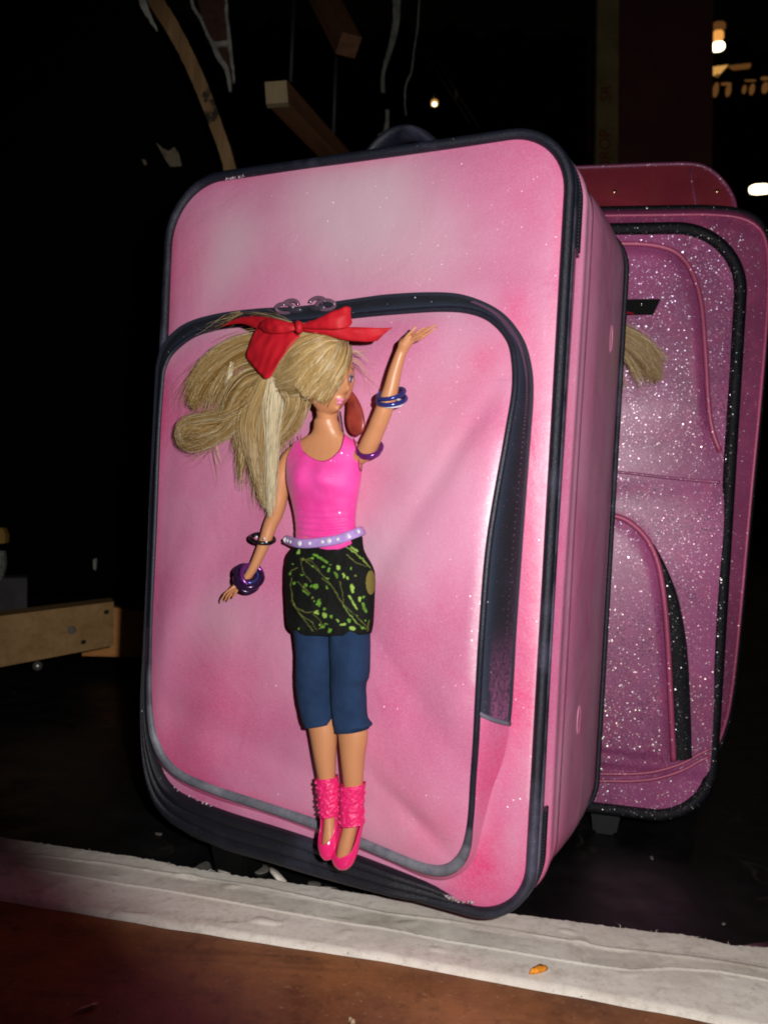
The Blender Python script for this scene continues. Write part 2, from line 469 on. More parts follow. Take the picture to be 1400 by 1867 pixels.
# canvas strip glued over the seam
def canvas_mat():
    t = NT('grimy_canvas'); p = t.p
    f = t.noise(16, 6, 0.7); g = t.noise(70, 6, 0.75)
    c = t.mix(t.rf(f, 0.4, 0.7), (0.80, 0.75, 0.68), (0.66, 0.60, 0.52))
    c = t.mix(t.rf(g, 0.52, 0.78, 0, 0.6), c, (0.26, 0.21, 0.165))
    st = t.noise(1.0, 5, 0.7, vec=t.map((14, 110, 1), rot=(0, 0, -0.15)))
    c = t.mix(t.rf(st, 0.56, 0.8, 0, 0.25), c, (0.25, 0.20, 0.16))
    c = t.mix(t.rf(t.noise(260, 5, 0.8), 0.5, 0.75, 0, 0.4), c, (0.30, 0.26, 0.21))
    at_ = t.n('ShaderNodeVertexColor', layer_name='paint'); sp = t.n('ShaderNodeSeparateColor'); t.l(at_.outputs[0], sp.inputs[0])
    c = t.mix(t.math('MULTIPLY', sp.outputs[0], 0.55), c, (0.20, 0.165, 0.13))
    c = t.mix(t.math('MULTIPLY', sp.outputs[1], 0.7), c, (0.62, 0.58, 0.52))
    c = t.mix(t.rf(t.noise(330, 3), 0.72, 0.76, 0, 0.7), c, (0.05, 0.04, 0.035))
    t.l(c, p.inputs['Base Color']); p.inputs['Roughness'].default_value = 0.9; p.inputs['Specular IOR Level'].default_value = 0.15
    wv = t.n('ShaderNodeTexWave'); wv.inputs['Scale'].default_value = 380; wv.inputs['Distortion'].default_value = 2
    t.l(t.tc.outputs['Object'], wv.inputs['Vector'])
    b0 = t.bump(g, 0.3, 0.0008)
    t.l(t.bump(wv.outputs[0], 0.25, 0.0004, b0), p.inputs['Normal'])
    return t.m
M['canvas'] = canvas_mat()
crease = [on_floor(*q) for q in [(-60, 1583), (0, 1592), (200, 1625), (400, 1660), (700, 1714), (980, 1765), (1150, 1792), (1220, 1785), (1300, 1790), (1460, 1820)]]
crease2 = [on_floor(*q) for q in [(-60, 1560), (200, 1590), (450, 1628), (700, 1680), (925, 1710), (1100, 1745), (1250, 1760), (1460, 1795)]]
bm = bmesh.new()
NX, NY = 620, 100
x0, x1 = -0.42, 0.42
rows = []
for i in range(NX + 1):
    x = x0 + (x1 - x0) * i / NX
    yb = yat(bkw, x) + 0.0016 * noise.noise(Vector((x * 60, 3, 0))) + 0.0016 * noise.noise(Vector((x * 320, 9, 0))) + 0.0008 * noise.noise(Vector((x * 900, 9, 3))) + 0.0025 * max(0, noise.noise(Vector((x * 24, 5, 1))) - 0.2)
    yf = yat(frw, x) + 0.0008 * noise.noise(Vector((x * 40, 7, 0)))
    row = []
    for j in range(NY + 1):
        y = yf + (yb - yf) * j / NY
        d1 = y - (yat(crease, x) + 0.0012 * noise.noise(Vector((x * 30, 1, 4)))); d2 = y - (yat(crease2, x) + 0.0015 * noise.noise(Vector((x * 26, 2, 4))))
        z = 0.0052
        z += 0.0013 / (1 + exp(d1 / 0.0006))                       # the upper layer lies on the lower one
        z += 0.0014 * exp(-(d1 / 0.0011) ** 2)
        z += 0.0012 * exp(-(d2 / 0.0012) ** 2) * (0.5 + noise.noise(Vector((x * 18, 4, 0))))
        z += 0.0005 * noise.noise(Vector((x * 14, y * 30, 0))) + 0.00015 * noise.noise(Vector((x * 90, y * 160, 2)))
        z += 0.0022 * max(0, noise.noise(Vector((x * 60 + 5, y * 90, 7))) - 0.35)
        if j < 8: z = 0.0042 + (z - 0.0042) * sin(j / 8 * pi / 2)
        if j == NY: z = 0.0006
        row.append(bm.verts.new((x, y, z)))
    rows.append(row)
for a, b in zip(rows, rows[1:]):
    for j in range(NY): bm.faces.new((a[j], b[j], b[j + 1], a[j + 1]))
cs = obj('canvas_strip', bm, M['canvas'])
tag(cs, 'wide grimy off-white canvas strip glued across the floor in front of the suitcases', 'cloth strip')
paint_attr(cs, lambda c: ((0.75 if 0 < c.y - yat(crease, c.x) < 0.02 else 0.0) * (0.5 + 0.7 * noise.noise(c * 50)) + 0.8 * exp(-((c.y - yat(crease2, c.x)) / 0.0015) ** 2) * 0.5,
                          exp(-((c.y - yat(crease, c.x) + 0.0006) / 0.0010) ** 2) * 1.0 + exp(-((c.y - yat(crease2, c.x) - 0.001) / 0.0009) ** 2) * 0.4))  # pale lines are crease highlights put into the colour
bm = bmesh.new()                                                   # loose threads on its torn back edge
rr = random.Random(3)
for i in range(620):
    x = rr.uniform(-0.30, 0.30); y = yat(bkw, x) - 0.001
    L = rr.uniform(0.0015, 0.0045) if rr.random() < 0.90 else rr.uniform(0.005, 0.013)
    a = rr.uniform(0.3, pi - 0.3)
    P = [Vector((x, y, 0.002)), Vector((x + cos(a) * L * 0.5, y + sin(a) * L * 0.5, 0.003 + rr.uniform(0, 0.001))), Vector((x + cos(a + rr.uniform(-.6, .6)) * L, y + sin(a) * L, rr.uniform(0.0006, 0.003)))]
    tube(bm, P, [0.00028, 0.00022, 0.0001], 4)
def flake(bm, pts, z, th=0.0006):
    n_ = len(pts)
    up = [bm.verts.new((p.x, p.y, z + th + 0.0008 * noise.noise(p * 300))) for p in pts]
    dn = [bm.verts.new((p.x, p.y, z)) for p in pts]
    bm.faces.new(up); bm.faces.new(list(reversed(dn)))
    for k in range(n_): bm.faces.new((dn[k], dn[(k + 1) % n_], up[(k + 1) % n_], up[k]))
for poly in ([(488, 1586), (497, 1588), (522, 1618), (512, 1622), (499, 1608), (493, 1600)], [(396, 1595), (408, 1590), (424, 1592), (418, 1602), (425, 1612), (402, 1608)],
             [(172, 1562), (198, 1566), (190, 1574), (176, 1572)], [(1352, 1738), (1372, 1732), (1400, 1730), (1420, 1752), (1370, 1757)]):
    flake(bm, [on_floor(*q) for q in poly], 0.003, 0.0012)
fz = obj('torn_edge', bm, M['canvas'], cs)
paint_attr(fz, lambda c: (0, 0.3))
# scraps, splinters and the orange crumb
def scrap(name, poly, z, mat, label, cat, th=0.0008):
    bm = bmesh.new(); P = catmull([on_floor(*q, z) for q in poly], 22, True)
    C = sum(P, Vector()) / len(P)
    base = [bm.verts.new((p.x, p.y, z)) for p in P]
    midr = [bm.verts.new((C.x + (p.x - C.x) * 0.8, C.y + (p.y - C.y) * 0.8, z + th * (0.8 + 0.6 * noise.noise(p * 400)))) for p in P]
    c = bm.verts.new((C.x, C.y, z + th * 1.1)); n_ = len(P)
    for k in range(n_):
        bm.faces.new((base[k], base[(k + 1) % n_], midr[(k + 1) % n_], midr[k])); bm.faces.new((midr[k], midr[(k + 1) % n_], c))
    bm.faces.new(list(reversed(base)))
    return tag(obj(name, bm, mat), label, cat)
scrap('orange_crumb', [(964, 1776), (970, 1768), (984, 1762), (998, 1763), (996, 1770), (980, 1775)], 0.0078, simple('orange_crumb', (0.75, 0.27, 0.02), 0.4, var=0.25, vscale=600), 'small bright orange crumb lying on the white canvas strip', 'crumb', 0.002)
M['pale_wood'] = simple('pale_splinter', (0.42, 0.30, 0.18), 0.6, var=0.3, vscale=300)
def splinter(a, b, r, label, z=0.0055):
    bm = bmesh.new(); p = on_floor(*a, z); q = on_floor(*b, z)
    path = [p.lerp(q, t) + Vector((0, 0.0006 * noise.noise(p * 90 + Vector((t * 4, 0, 0))), 0)) for t in (0, .25, .5, .75, 1)]
    tube(bm, path, [r * .4, r, r * .8, r * 1.2, r * .3], 5)
    return tag(obj('splinter', bm, M['pale_wood'], smooth=False), label, 'splinter')
splinter((138, 1844), (180, 1829), 0.0009, 'pale wood splinter lying on the dark brown floor in the lower left corner')
splinter((636, 1856), (646, 1866), 0.0012, 'tiny pale chip of wood at the bottom edge on the brown floor')
M['chip'] = simple('pale_chip', (0.11, 0.10, 0.09), 0.7, var=0.3, vscale=300)
for (poly, lab) in ([[(345, 1588), (378, 1568), (388, 1584), (392, 1600), (360, 1602)], 'dull tan torn scrap on the black floor left of the suitcase foot'],
                    [[(462, 1570), (494, 1580), (484, 1592), (465, 1592)], 'dull tan torn scrap on the black floor right of the suitcase foot'],
                    [[(562, 1607), (584, 1609), (582, 1616), (564, 1614)], 'small grey paper fleck on the black floor under the suitcase'],
                    [[(1185, 1560), (1191, 1562), (1190, 1568), (1184, 1565)], 'tiny pale fleck on the black floor right of the front suitcase'],
                    [[(283, 1518), (296, 1519), (294, 1523), (285, 1522)], 'thin pale fleck on the black floor left of the front suitcase'],
                    [[(1316, 1682), (1322, 1683), (1321, 1687), (1315, 1686)], 'tiny white speck on the black floor near the right end of the canvas']):
    scrap('scrap', poly, 0.0008, M['chip'], lab, 'scrap', 0.0005)

# ------------------------------------------------------------------ front suitcase
SA = empty('pink_suitcase', A.o, A.yaw)
tag(SA, 'large pink painted suitcase with navy piping and a doll on its front pocket', 'suitcase')
RADA = (0.060, 0.036, 0.038, 0.045)
def ringA(y, off=0.0, n=14, ne=22):
    rs = tuple(max(0.004, r - off) for r in RADA)
    return [Vector((p.x + off, y, p.z + off)) for p in rrect(AW - 2 * off, AH - 2 * off, 0, n, ne, radii=rs)]
prof = [(0.000, 0.0015), (0.003, 0.0003), (0.0075, 0.0008), (0.018, 0.0010), (0.0200, 0.0022), (0.0216, 0.0022), (0.0230, -0.0014), (0.0262, -0.0026), (0.0292, -0.0012), (0.0305, 0.0014),
        (0.044, -0.0002), (0.0458, -0.0014), (0.0478, 0.0016), (0.052, 0.0000), (0.075, -0.0016), (0.10, -0.0020), (0.13, -0.0012), (0.155, 0.0004), (AD, 0.002)]
bm = bmesh.new()
loft(bm, [ringA(y, o_ + 0.0018) for y, o_ in prof], True, False)
for v in bm.verts:
    k = 0.0011 * noise.noise(Vector((v.co.x * 9, v.co.y * 30, v.co.z * 7)))
    v.co.x += k; v.co.z += k * 0.4
bk_ = ringA(AD, 0.0038)
bm.faces.new([bm.verts.new(p) for p in bk_])
side = obj('side_wall', bm, M['pink_side'], SA)
def hotside(c):
    h = 0.35 * exp(-((c.y - 0.019) / 0.004) ** 2) + 0.5 * exp(-((c.z - 0.03) / 0.04) ** 2) * (0.5 + noise.noise(c * 20))
    return h, 0.55 * exp(-((c.y - 0.14) / 0.03) ** 2)
paint_attr(side, hotside)
# pocket outlines traced from the photograph: (outer px, py), (inner px, py), inner height
PK = [((288, 700), (297, 700), .010), ((283, 800), (290, 800), .010), ((276, 950), (284, 950), .010), ((268, 1150), (276, 1150), .010), ((266, 1290), (275, 1290), .010),
      ((280, 1370), (290, 1362), .009), ((318, 1420), (326, 1408), .009), ((390, 1456), (396, 1440), .008), ((500, 1490), (502, 1475), .008), ((590, 1523), (592, 1507), .008),
      ((700, 1568), (702, 1553), .009), ((775, 1600), (780, 1583), .010), ((822, 1602), (822, 1582), .011), ((860, 1572), (848, 1552), .012), ((880, 1505), (858, 1495), .013),
      ((897, 1440), (863, 1420), .015), ((921, 1370), (868, 1350), .020), ((932, 1290), (872, 1270), .024), ((940, 1150), (879, 1150), .028), ((953, 968), (893, 984), .028),
      ((965, 807), (924, 800), .022), ((971, 715), (938, 715), .017), ((966, 660), (938, 660), .013), ((950, 614), (928, 619), .010), ((914, 571), (898, 585), .008), ((861, 545), (859, 568), .007),
      ((807, 536), (806, 564), .007), ((716, 539), (717, 570), .007), ((638, 549), (640, 577), .007), ((551, 561), (553, 588), .007), ((477, 565), (481, 590), .007), ((398, 575), (408, 596), .007),
      ((339, 594), (356, 611), .008), ((303, 628), (318, 640), .009), ((291, 664), (302, 668), .010)]
NP = 260
pk_out = catmull([A.loc(*o_, 0.0) for o_, i_, h in PK], NP, True)
hin = [A.loc(*i_, h) for o_, i_, h in PK]
# sample the inner outline at the same fractions as the outer one
def paired(pts_a, pts_b, n):
    out_a, out_b = [], []
    m = len(pts_a)
    for i in range(n):
        f = i / n * m; k = int(f); t = f - k
        def cr(P):
            p0, p1, p2, p3 = (P[(k + j - 1) % m] for j in range(4))
            return 0.5 * ((2 * p1) + (p2 - p0) * t + (2 * p0 - 5 * p1 + 4 * p2 - p3) * t * t + (3 * p1 - p0 - 3 * p2 + p3) * t ** 3)
        out_a.append(cr(pts_a)); out_b.append(cr(pts_b))
    return out_a, out_b
PO, PI_ = paired([A.loc(*o_, 0.0032) for o_, i_, h in PK], hin, NP)
# main front face
AC = Vector((AW / 2, 0, AH / 2))
outA = ringA(0, 0.0035)
def hfA(P, t, i): return 0.0008 - 0.0042 * (1 - t ** 13) + 0.0012 * noise.noise(P * 14)
bm = disc_fill(outA, AC, hfA, 60, 0.8)
front = obj('front_panel', bm, M['pink'], SA)
def blob(c, px, py, r, fr_=A):
    q = fr_.loc(px, py, 0.0); return exp(-((c.x - q.x) ** 2 + (c.z - q.z) ** 2) / r ** 2)
def line_d(c, poly):
    best = 9
    for a, b in zip(poly, poly[1:]):
        ab = Vector((b.x - a.x, b.z - a.z)); ap = Vector((c.x - a.x, c.z - a.z)); t = max(0, min(1, ap.dot(ab) / (ab.dot(ab) + 1e-12)))
        best = min(best, (ap - ab * t).length)
    return best
glare_dustA = [A.loc(*q) for q in [(1018, 760), (1008, 860), (1000, 960), (994, 1050), (988, 1150), (984, 1300), (972, 1480)]]  # edge lines that carry the painted glare and paint sparkle
glare_dustP = [A.loc(*q, .024) for q in [(915, 830), (902, 900), (888, 980), (880, 1060), (872, 1150), (868, 1240)]]
rgt = [A.loc(*q) for q in [(940, 560), (978, 660), (975, 900), (958, 1130), (945, 1290), (930, 1420), (890, 1560), (840, 1625)]]
def paintA(c):
    h = 0.75 * exp(-(line_d(c, rgt) / 0.008) ** 2) * (0.75 + 0.6 * noise.noise(c * 25)) + 0.8 * blob(c, 885, 1590, 0.02) + 0.6 * blob(c, 935, 1290, 0.018)
    e = min(c.x, AW - c.x, AH - c.z, c.z)
    h += 0.55 * exp(-(max(0, e - 0.006) / 0.0035) ** 2) * (0.7 + noise.noise(c * 12)) + 0.35 * blob(c, 330, 480, 0.03) + 0.4 * blob(c, 960, 300, 0.03) * .6
    p = 0.95 * blob(c, 650, 410, 0.042) + 0.8 * blob(c, 430, 440, 0.026) + 0.55 * blob(c, 800, 470, 0.035) + 0.45 * blob(c, 400, 520, 0.02) + 0.4 * blob(c, 560, 350, .03) + 0.35 * blob(c, 720, 330, .025)
    return h * 0.95, p, 0.85 * exp(-(line_d(c, glare_dustA) / 0.0028) ** 2) + 0.10 * exp(-(line_d(c, glare_dustA) / 0.012) ** 2)
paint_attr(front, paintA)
# pocket panel
PC = Vector((sum(p.x for p in PI_) / NP, 0, sum(p.z for p in PI_) / NP))
def hpk(P, t, i):
    e = PI_[i].y
    base = e * t ** 1.5 + (-0.0185) * (1 - t ** 1.5)
    base -= (0.0022 + 0.0028 * min(1, max(0, (P.x - 0.12) / 0.08))) * (1 - t ** 11)
    # soft folds that run down from the right-hand zipper and into the lower right corner
    q = Vector((P.x, 0, P.z))
    f = 0.0012 * noise.noise(q * 13) + 0.0030 * noise.noise(Vector((P.x * 26 - P.z * 9, P.z * 7, 3))) * min(1, (1 - t) * 9)
    k1 = A.loc(900, 760); d = (P.x - k1.x) * 0.85 - (P.z - k1.z) * 0.5
    f += 0.0022 * exp(-(d / 0.007) ** 2) * exp(-((P.z - k1.z + 0.02) / 0.06) ** 2) * (1 - t ** 8)
    k2 = A.loc(800, 1510); d2 = (P.x - k2.x) * 0.6 + (P.z - k2.z) * 0.8
    f += 0.0028 * exp(-(d2 / 0.006) ** 2) * exp(-((P.x - k2.x) / 0.035) ** 2) * (1 - t ** 8)
    k3 = A.loc(620, 1420); d3 = (P.x - k3.x) * 0.2 + (P.z - k3.z)
    f += 0.0016 * exp(-(d3 / 0.012) ** 2) * (1 - t ** 8)
    return base + f
bm = disc_fill(PI_, PC, hpk, 70, 0.85)
panel = obj('pocket', bm, M['pink'], SA)
def paintP(c):
    h = 0.42 * blob(c, 420, 1250, 0.045) + 0.6 * blob(c, 330, 1390, 0.03) + 0.45 * blob(c, 310, 760, 0.03) + 0.5 * blob(c, 900, 660, 0.012) + 0.4 * blob(c, 790, 1500, 0.03) + 0.30 * blob(c, 860, 760, 0.03) + 0.25 * blob(c, 770, 1290, .03)
    dd = line_d(c, [PI_[i] for i in range(0, 70, 3)])
    h += 0.6 * exp(-(dd / 0.005) ** 2)
    dd = line_d(c, [PI_[i] for i in range(160, NP, 3)])
    h += 0.35 * exp(-(dd / 0.003) ** 2) * (0.5 + noise.noise(c * 30))
    p = 0.6 * blob(c, 720, 1000, 0.03) + 0.6 * blob(c, 600, 1200, 0.035) * .6 + 0.5 * blob(c, 800, 820, 0.03) + 0.5 * blob(c, 430, 1130, 0.025) + 0.5 * blob(c, 750, 1500, 0.03) + 0.5 * exp(-(line_d(c, [PI_[i] for i in range(190, 250, 3)]) / 0.006) ** 2)
    return h, p, 0.55 * exp(-(line_d(c, glare_dustP) / 0.0028) ** 2) + 0.10 * exp(-(line_d(c, glare_dustP) / 0.02) ** 2) + 0.18 * blob(c, 640, 1000, 0.02) + 0.12 * blob(c, 840, 640, .03)
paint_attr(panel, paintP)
# pocket gusset: navy zipper wall all round, its lower right stretch painted pink
def strip_between(bm, a, b, idx, nj=6, bulge=0.0):
    rows_ = []
    for i in idx:
        p, q = a[i % NP], b[i % NP]
        d = (q - p); r = []
        for j in range(nj + 1):
            t = j / nj
            P = p.lerp(q, t); P.y = p.y + (q.y - p.y) * (sin(t * pi / 2) if bulge else t)
            r.append(bm.verts.new(P))
        rows_.append(r)
    for r1, r2 in zip(rows_, rows_[1:]):
        for j in range(nj): bm.faces.new((r1[j], r1[j + 1], r2[j + 1], r2[j]))
def idx_of(k): return int(k / len(PK) * NP)
i_zip0 = idx_of(16.75); i_zip1 = NP + idx_of(3.0)
def tape_mat():
    t = NT('oversprayed_zipper_tape'); p = t.p
    at_ = t.n('ShaderNodeVertexColor', layer_name='paint'); sp = t.n('ShaderNodeSeparateColor'); t.l(at_.outputs[0], sp.inputs[0])
    c = t.mix(t.rf(t.noise(90, 4, 0.7), 0.3, 0.7), (0.004, 0.006, 0.011), (0.010, 0.014, 0.026))
    c = t.mix(t.math('MULTIPLY', sp.outputs[0], t.rf(t.noise(500, 3), 0.35, 0.6, 0.3, 1)), c, (0.30, 0.09, 0.22))
    c = t.mix(sp.outputs[1], c, (0.018, 0.028, 0.058))
    t.l(c, p.inputs['Base Color']); p.inputs['Roughness'].default_value = 0.75
    t.l(t.bump(t.noise(1.0, 2, 0.5, vec=t.map((900, 900, 2600))), 0.7, 0.0006), p.inputs['Normal'])
    sh, f = t.glitter(900, 0.10, tilt=1.4, rough=0.3, tint=0.5, size=0.36, amp=0.35); t.over(sh, f)
    return t.m
bm = bmesh.new(); strip_between(bm, PO, PI_, range(i_zip0, i_zip1 + 1), 12, 1)
zt = obj('zipper_band', bm, tape_mat(), SA)
tz0, tz1, txm = A.loc(900, 1325).z, A.loc(900, 1130).z, A.loc(905, 1250, .01).x
outer_l = [PO[i % NP] for i in range(i_zip0, i_zip1 + 1, 2)]; mid_l = [PO[i % NP].lerp(PI_[i % NP], 0.8) for i in range(i_zip0, i_zip1 + 1, 2)]
paint_attr(zt, lambda c: (max(0, (tz1 - c.z) / (tz1 - tz0)) * (1 if c.x > txm else 0.15) + 0.25 * exp(-(line_d(c, outer_l) / 0.0012) ** 2), 0.7 * exp(-(line_d(c, mid_l) / 0.002) ** 2)))
bm = bmesh.new(); i_ = i_zip0 % NP; tube(bm, [PO[i_].lerp(PI_[i_], t) + Vector((0, -0.0006 - 0.003 * sin(pi * t), 0)) for t in [k / 12 for k in range(13)]], 0.0014, 6)
obj('zipper_stop', bm, M['grey_piping'], zt)
inner_t = [PO[i % NP].lerp(PI_[i % NP], 0.22) for i in range(i_zip0 + 1, i_zip0 + 62)]
bm = bmesh.new()
for k in range(120):
    p = inner_t[int(k / 2)].lerp(inner_t[min(60, int(k / 2) + 1)], (k % 2) / 2) + Vector((-0.0012, -0.0030, 0)); box(bm, p, 0.0026, 0.0012, 0.0007)
obj('inner_teeth', bm, simple('painted_teeth', (0.10, 0.045, 0.09), 0.4), zt, smooth=False)
bm = bmesh.new(); strip_between(bm, PO, PI_, range(idx_of(3.0), i_zip0 + 1), 8, 1)
gp = obj('pocket_gusset', bm, M['pink'], SA); paint_attr(gp, lambda c: (0.35 + 0.5 * blob(c, 905, 1400, 0.02), 0.0))
# raised zipper coil down the band and its teeth
mid = [PO[i % NP].lerp(PI_[i % NP], 0.42) + Vector((0, -0.0035 - 0.25 * abs(PI_[i % NP].y), 0)) for i in range(i_zip0, i_zip1 + 1)]
bm = bmesh.new()
edge = [PO[i % NP] + (PO[i % NP] - PI_[i % NP]).normalized() * -0.0006 + Vector((0, -0.0012, 0)) for i in range(i_zip0, i_zip1 + 1)]
ed = catmull(edge[::3], 620)
for i in range(len(ed) - 1):
    T = (ed[i + 1] - ed[i]).normalized(); N = Vector((0, -1, 0)); Bv = T.cross(N).normalized()
    R = Matrix((T, Bv, N)).transposed()
    box(bm, ed[i], 0.0008, 0.0022, 0.0015, R)
obj('zipper_teeth', bm, M['teeth'], zt, smooth=False)
# piping round the pocket panel
pip = [p + Vector((0, -0.0004, 0)) for p in PI_]
def wf(i):
    k = i / NP * len(PK)
    up = min(1, max(0, (k - 3.2) / 1.6)); dn = min(1, max(0, (13.9 - k) / 1.4))
    return min(up, dn)
def pocket_piping_mat():
    t = NT('worn_pocket_piping'); p = t.p
    at_ = t.n('ShaderNodeVertexColor', layer_name='paint'); sp = t.n('ShaderNodeSeparateColor'); t.l(at_.outputs[0], sp.inputs[0])
    f = t.noise(120, 4, 0.7)
    c = t.mix(t.rf(f, 0.3, 0.7), (0.006, 0.008, 0.018), (0.014, 0.016, 0.030))
    g_ = t.mix(t.rf(f, 0.3, 0.7), (0.12, 0.13, 0.17), (0.26, 0.26, 0.30))
    c = t.mix(sp.outputs[0], c, g_); t.l(c, p.inputs['Base Color']); p.inputs['Roughness'].default_value = 0.5
    t.l(t.bump(t.noise(1400, 2), 0.4, 0.0005), p.inputs['Normal'])
    return t.m
bm = bmesh.new(); tube(bm, pip, [0.0018 + 0.0015 * wf(i) for i in range(NP)], 10, True)
pp = obj('pocket_piping', bm, pocket_piping_mat(), SA)
cp_ = pip[::4]
def wear(c):
    j = min(range(len(cp_)), key=lambda q: (cp_[q].x - c.x) ** 2 + (cp_[q].z - c.z) ** 2)
    return wf(j * 4) * (0.8 + 0.35 * noise.noise(c * 45)), 0
paint_attr(pp, wear)
# outer piping, front and back
rg = [p for p in ringA(-0.0006, 0.0030)]
bm = bmesh.new(); tube(bm, rg, 0.0031, 10, True); obj('front_piping', bm, M['navy'], SA)
rg2 = [p for p in ringA(0.0046, 0.0018)]
bm = bmesh.new(); tube(bm, rg2, 0.0021, 8, True); obj('front_piping', bm, M['navy_worn'], SA)
rg = [p for p in ringA(AD, 0.0022)]
bm = bmesh.new(); tube(bm, rg, 0.0019, 10, True); obj('back_piping', bm, M['navy'], SA)
# wide navy binding on the face along the bottom and the left edge
bi = [A.loc(*q, .003) for q in [(286, 690), (284, 900), (276, 1150), (274, 1300), (290, 1390), (322, 1440), (400, 1473), (500, 1505), (590, 1537), (700, 1578), (780, 1612), (822, 1636)]]
bo_px = [(289, 690), (284, 900), (273, 1150), (266, 1300), (274, 1420), (310, 1490), (400, 1540), (500, 1570), (590, 1597), (700, 1626), (780, 1645), (830, 1656)]
bo_ = [A.loc(*q) for q in bo_px]
ba, bb2 = catmull(bi, 90), catmull(bo_, 90)
bm = bmesh.new(); rw_ = []
for kk, (p, q) in enumerate(zip(ba, bb2)):
    fd = min(1, kk / 16) * min(1, (89 - kk) / 8 + 0.2)
    rw_.append([p.lerp(q, t) + Vector((0, 0.0008 - 0.0044 * fd - 0.0026 * fd * abs(sin(pi * t * 3)) ** 0.6, 0)) for t in [k / 24 for k in range(25)]])
    rw_[-1][0].y = -0.001
loft(bm, rw_, False, False)
obj('face_binding', bm, trim_mat('dark_binding', base=(0.003, 0.0035, 0.0075), worn=(0.03, 0.032, 0.055), amount=0.08), SA)
# navy zipper tape on the side wall: everywhere but on the painted right side
def side_band(y0, y1, out, keep):
    r0 = ringA(y0, -out, 14, 40); r1 = ringA(y1, -out, 14, 40); r2 = ringA(y1 + .0004, 0.001, 14, 40)
    bm = bmesh.new(); m = len(r0)
    for k in range(m):
        a, b = r0[k], r0[(k + 1) % m]
        if not (keep(a) and keep(b)): continue
        q = [bm.verts.new(v) for v in (a, b, r1[(k + 1) % m], r1[k])]; bm.faces.new(q)
        q2 = [bm.verts.new(v) for v in (r1[k], r1[(k + 1) % m], r2[(k + 1) % m], r2[k])]; bm.faces.new(q2)
    bmesh.ops.remove_doubles(bm, verts=bm.verts, dist=1e-5)
    return bm
zl, zh = A.loc(985, 1480).z, A.loc(1052, 455).z
keepf = lambda p: not (p.x > AW - 0.006 and zl < p.z < zh)
zb = obj('side_zipper', side_band(0.007, 0.0198, -0.0004, keepf), M['tape'], SA)
bm = bmesh.new()
r0 = ringA(0.0135, 0.0002, 30, 190); m = len(r0)
for k in range(m):
    if not keepf(r0[k]): continue
    T = (r0[(k + 1) % m] - r0[k]); 
    if T.length < 1e-6: continue
    T.normalize(); N = Vector((0, 1, 0)); R = Matrix((T, N, T.cross(N))).transposed()
    box(bm, r0[k], 0.0009, 0.0036, 0.0010, R)
obj('zipper_teeth', bm, M['teeth'], zb, smooth=False)
# dark fabric gusset on the bottom and left of the case
bm = side_band(0.0305, AD - 0.002, 0.0003, lambda p: (p.z < 0.02 and p.x < AW - 0.05) or (p.x < 0.012) or (p.z > AH - 0.004 and p.x < AW - 0.05))
obj('black_gusset', bm, M['navy'], SA)
# oval studs pressed in the right side
def stud(px, py):
    # on the plane u = AW of the case
    d = ray(px, py); P0 = A.o + A.ux * (AW - 0.001)
    t = (P0 - CAM).dot(A.ux) / d.dot(A.ux); P = CAM + d * t - A.o
    y = P.dot(A.dy); z = P.z
    bm = bmesh.new()
    path = [Vector((AW - 0.0002, y + 0.0036 * cos(a), z + 0.009 * sin(a))) for a in [k / 24 * 2 * pi for k in range(24)]]
    tube(bm, path, 0.0005, 6, True)
    vs_ = [bm.verts.new(p + Vector((-0.0002, 0, 0))) for p in path]; bm.faces.new(vs_)
    o_ = obj('side_stud', bm, M['pink_side'], SA); paint_attr(o_, lambda c: (0.2, 0.2))
stud(1111, 618); stud(1052, 1312)
# scuffed white crust along the piping
bm = bmesh.new(); rr = random.Random(5)
def crust(pts, n, size, yy):
    for _ in range(n):
        i = rr.randrange(len(pts) - 1); p = pts[i].lerp(pts[i + 1], rr.random())
        s_ = rr.uniform(0.4, 1) * size
        q = bmesh.ops.create_icosphere(bm, subdivisions=1, radius=s_)['verts']
        for v in q:
            v.co.y *= 0.35; v.co *= 1 + 0.5 * noise.noise(v.co * 900 + p * 300)
            v.co += Vector((p.x + rr.gauss(0, 0.0006), yy + rr.uniform(-.0003, .0003), p.z + rr.gauss(0, 0.0006)))
crust([A.loc(*q, .001) for q in [(300, 1400), (330, 1440), (400, 1472)]], 12, 0.0005, -0.0040)
crust([A.loc(*q, .001) for q in [(815, 1630), (845, 1641), (870, 1642)]], 22, 0.0006, -0.0040)
crust([A.loc(*q, .001) for q in [(415, 330), (450, 324)]], 14, 0.0005, -0.0040)
obj('dried_paint_crust', bm, simple('dried_paint', (0.62, 0.50, 0.55), 0.5), SA)['kind'] = 'stuff'
# top carry handle
bm = bmesh.new()
hp = []
ha, hb = A.loc(655, 268, -0.05), A.loc(822, 246, -0.05)
for k in range(25):
    t = k / 24
    hp.append(Vector((ha.x + (hb.x - ha.x) * t, 0.052, AH - 0.004 + (A.loc(737, 233, -0.052).z - AH + 0.000) * sin(pi * t) ** 0.6)))
tube(bm, hp, 0.0095, 12, False, True, flat=(1.15, 0.42))
hd = obj('carry_handle', bm, M['navy'], SA)
bm = bmesh.new()
bm.free()
for x in (hp[1].x, hp[-2].x):
    bm = bmesh.new(); box(bm, (x, 0.052, AH + 0.0015), 0.018, 0.026, 0.006, None, 0.0015); obj('handle_anchor', bm, M['rubber'], hd)
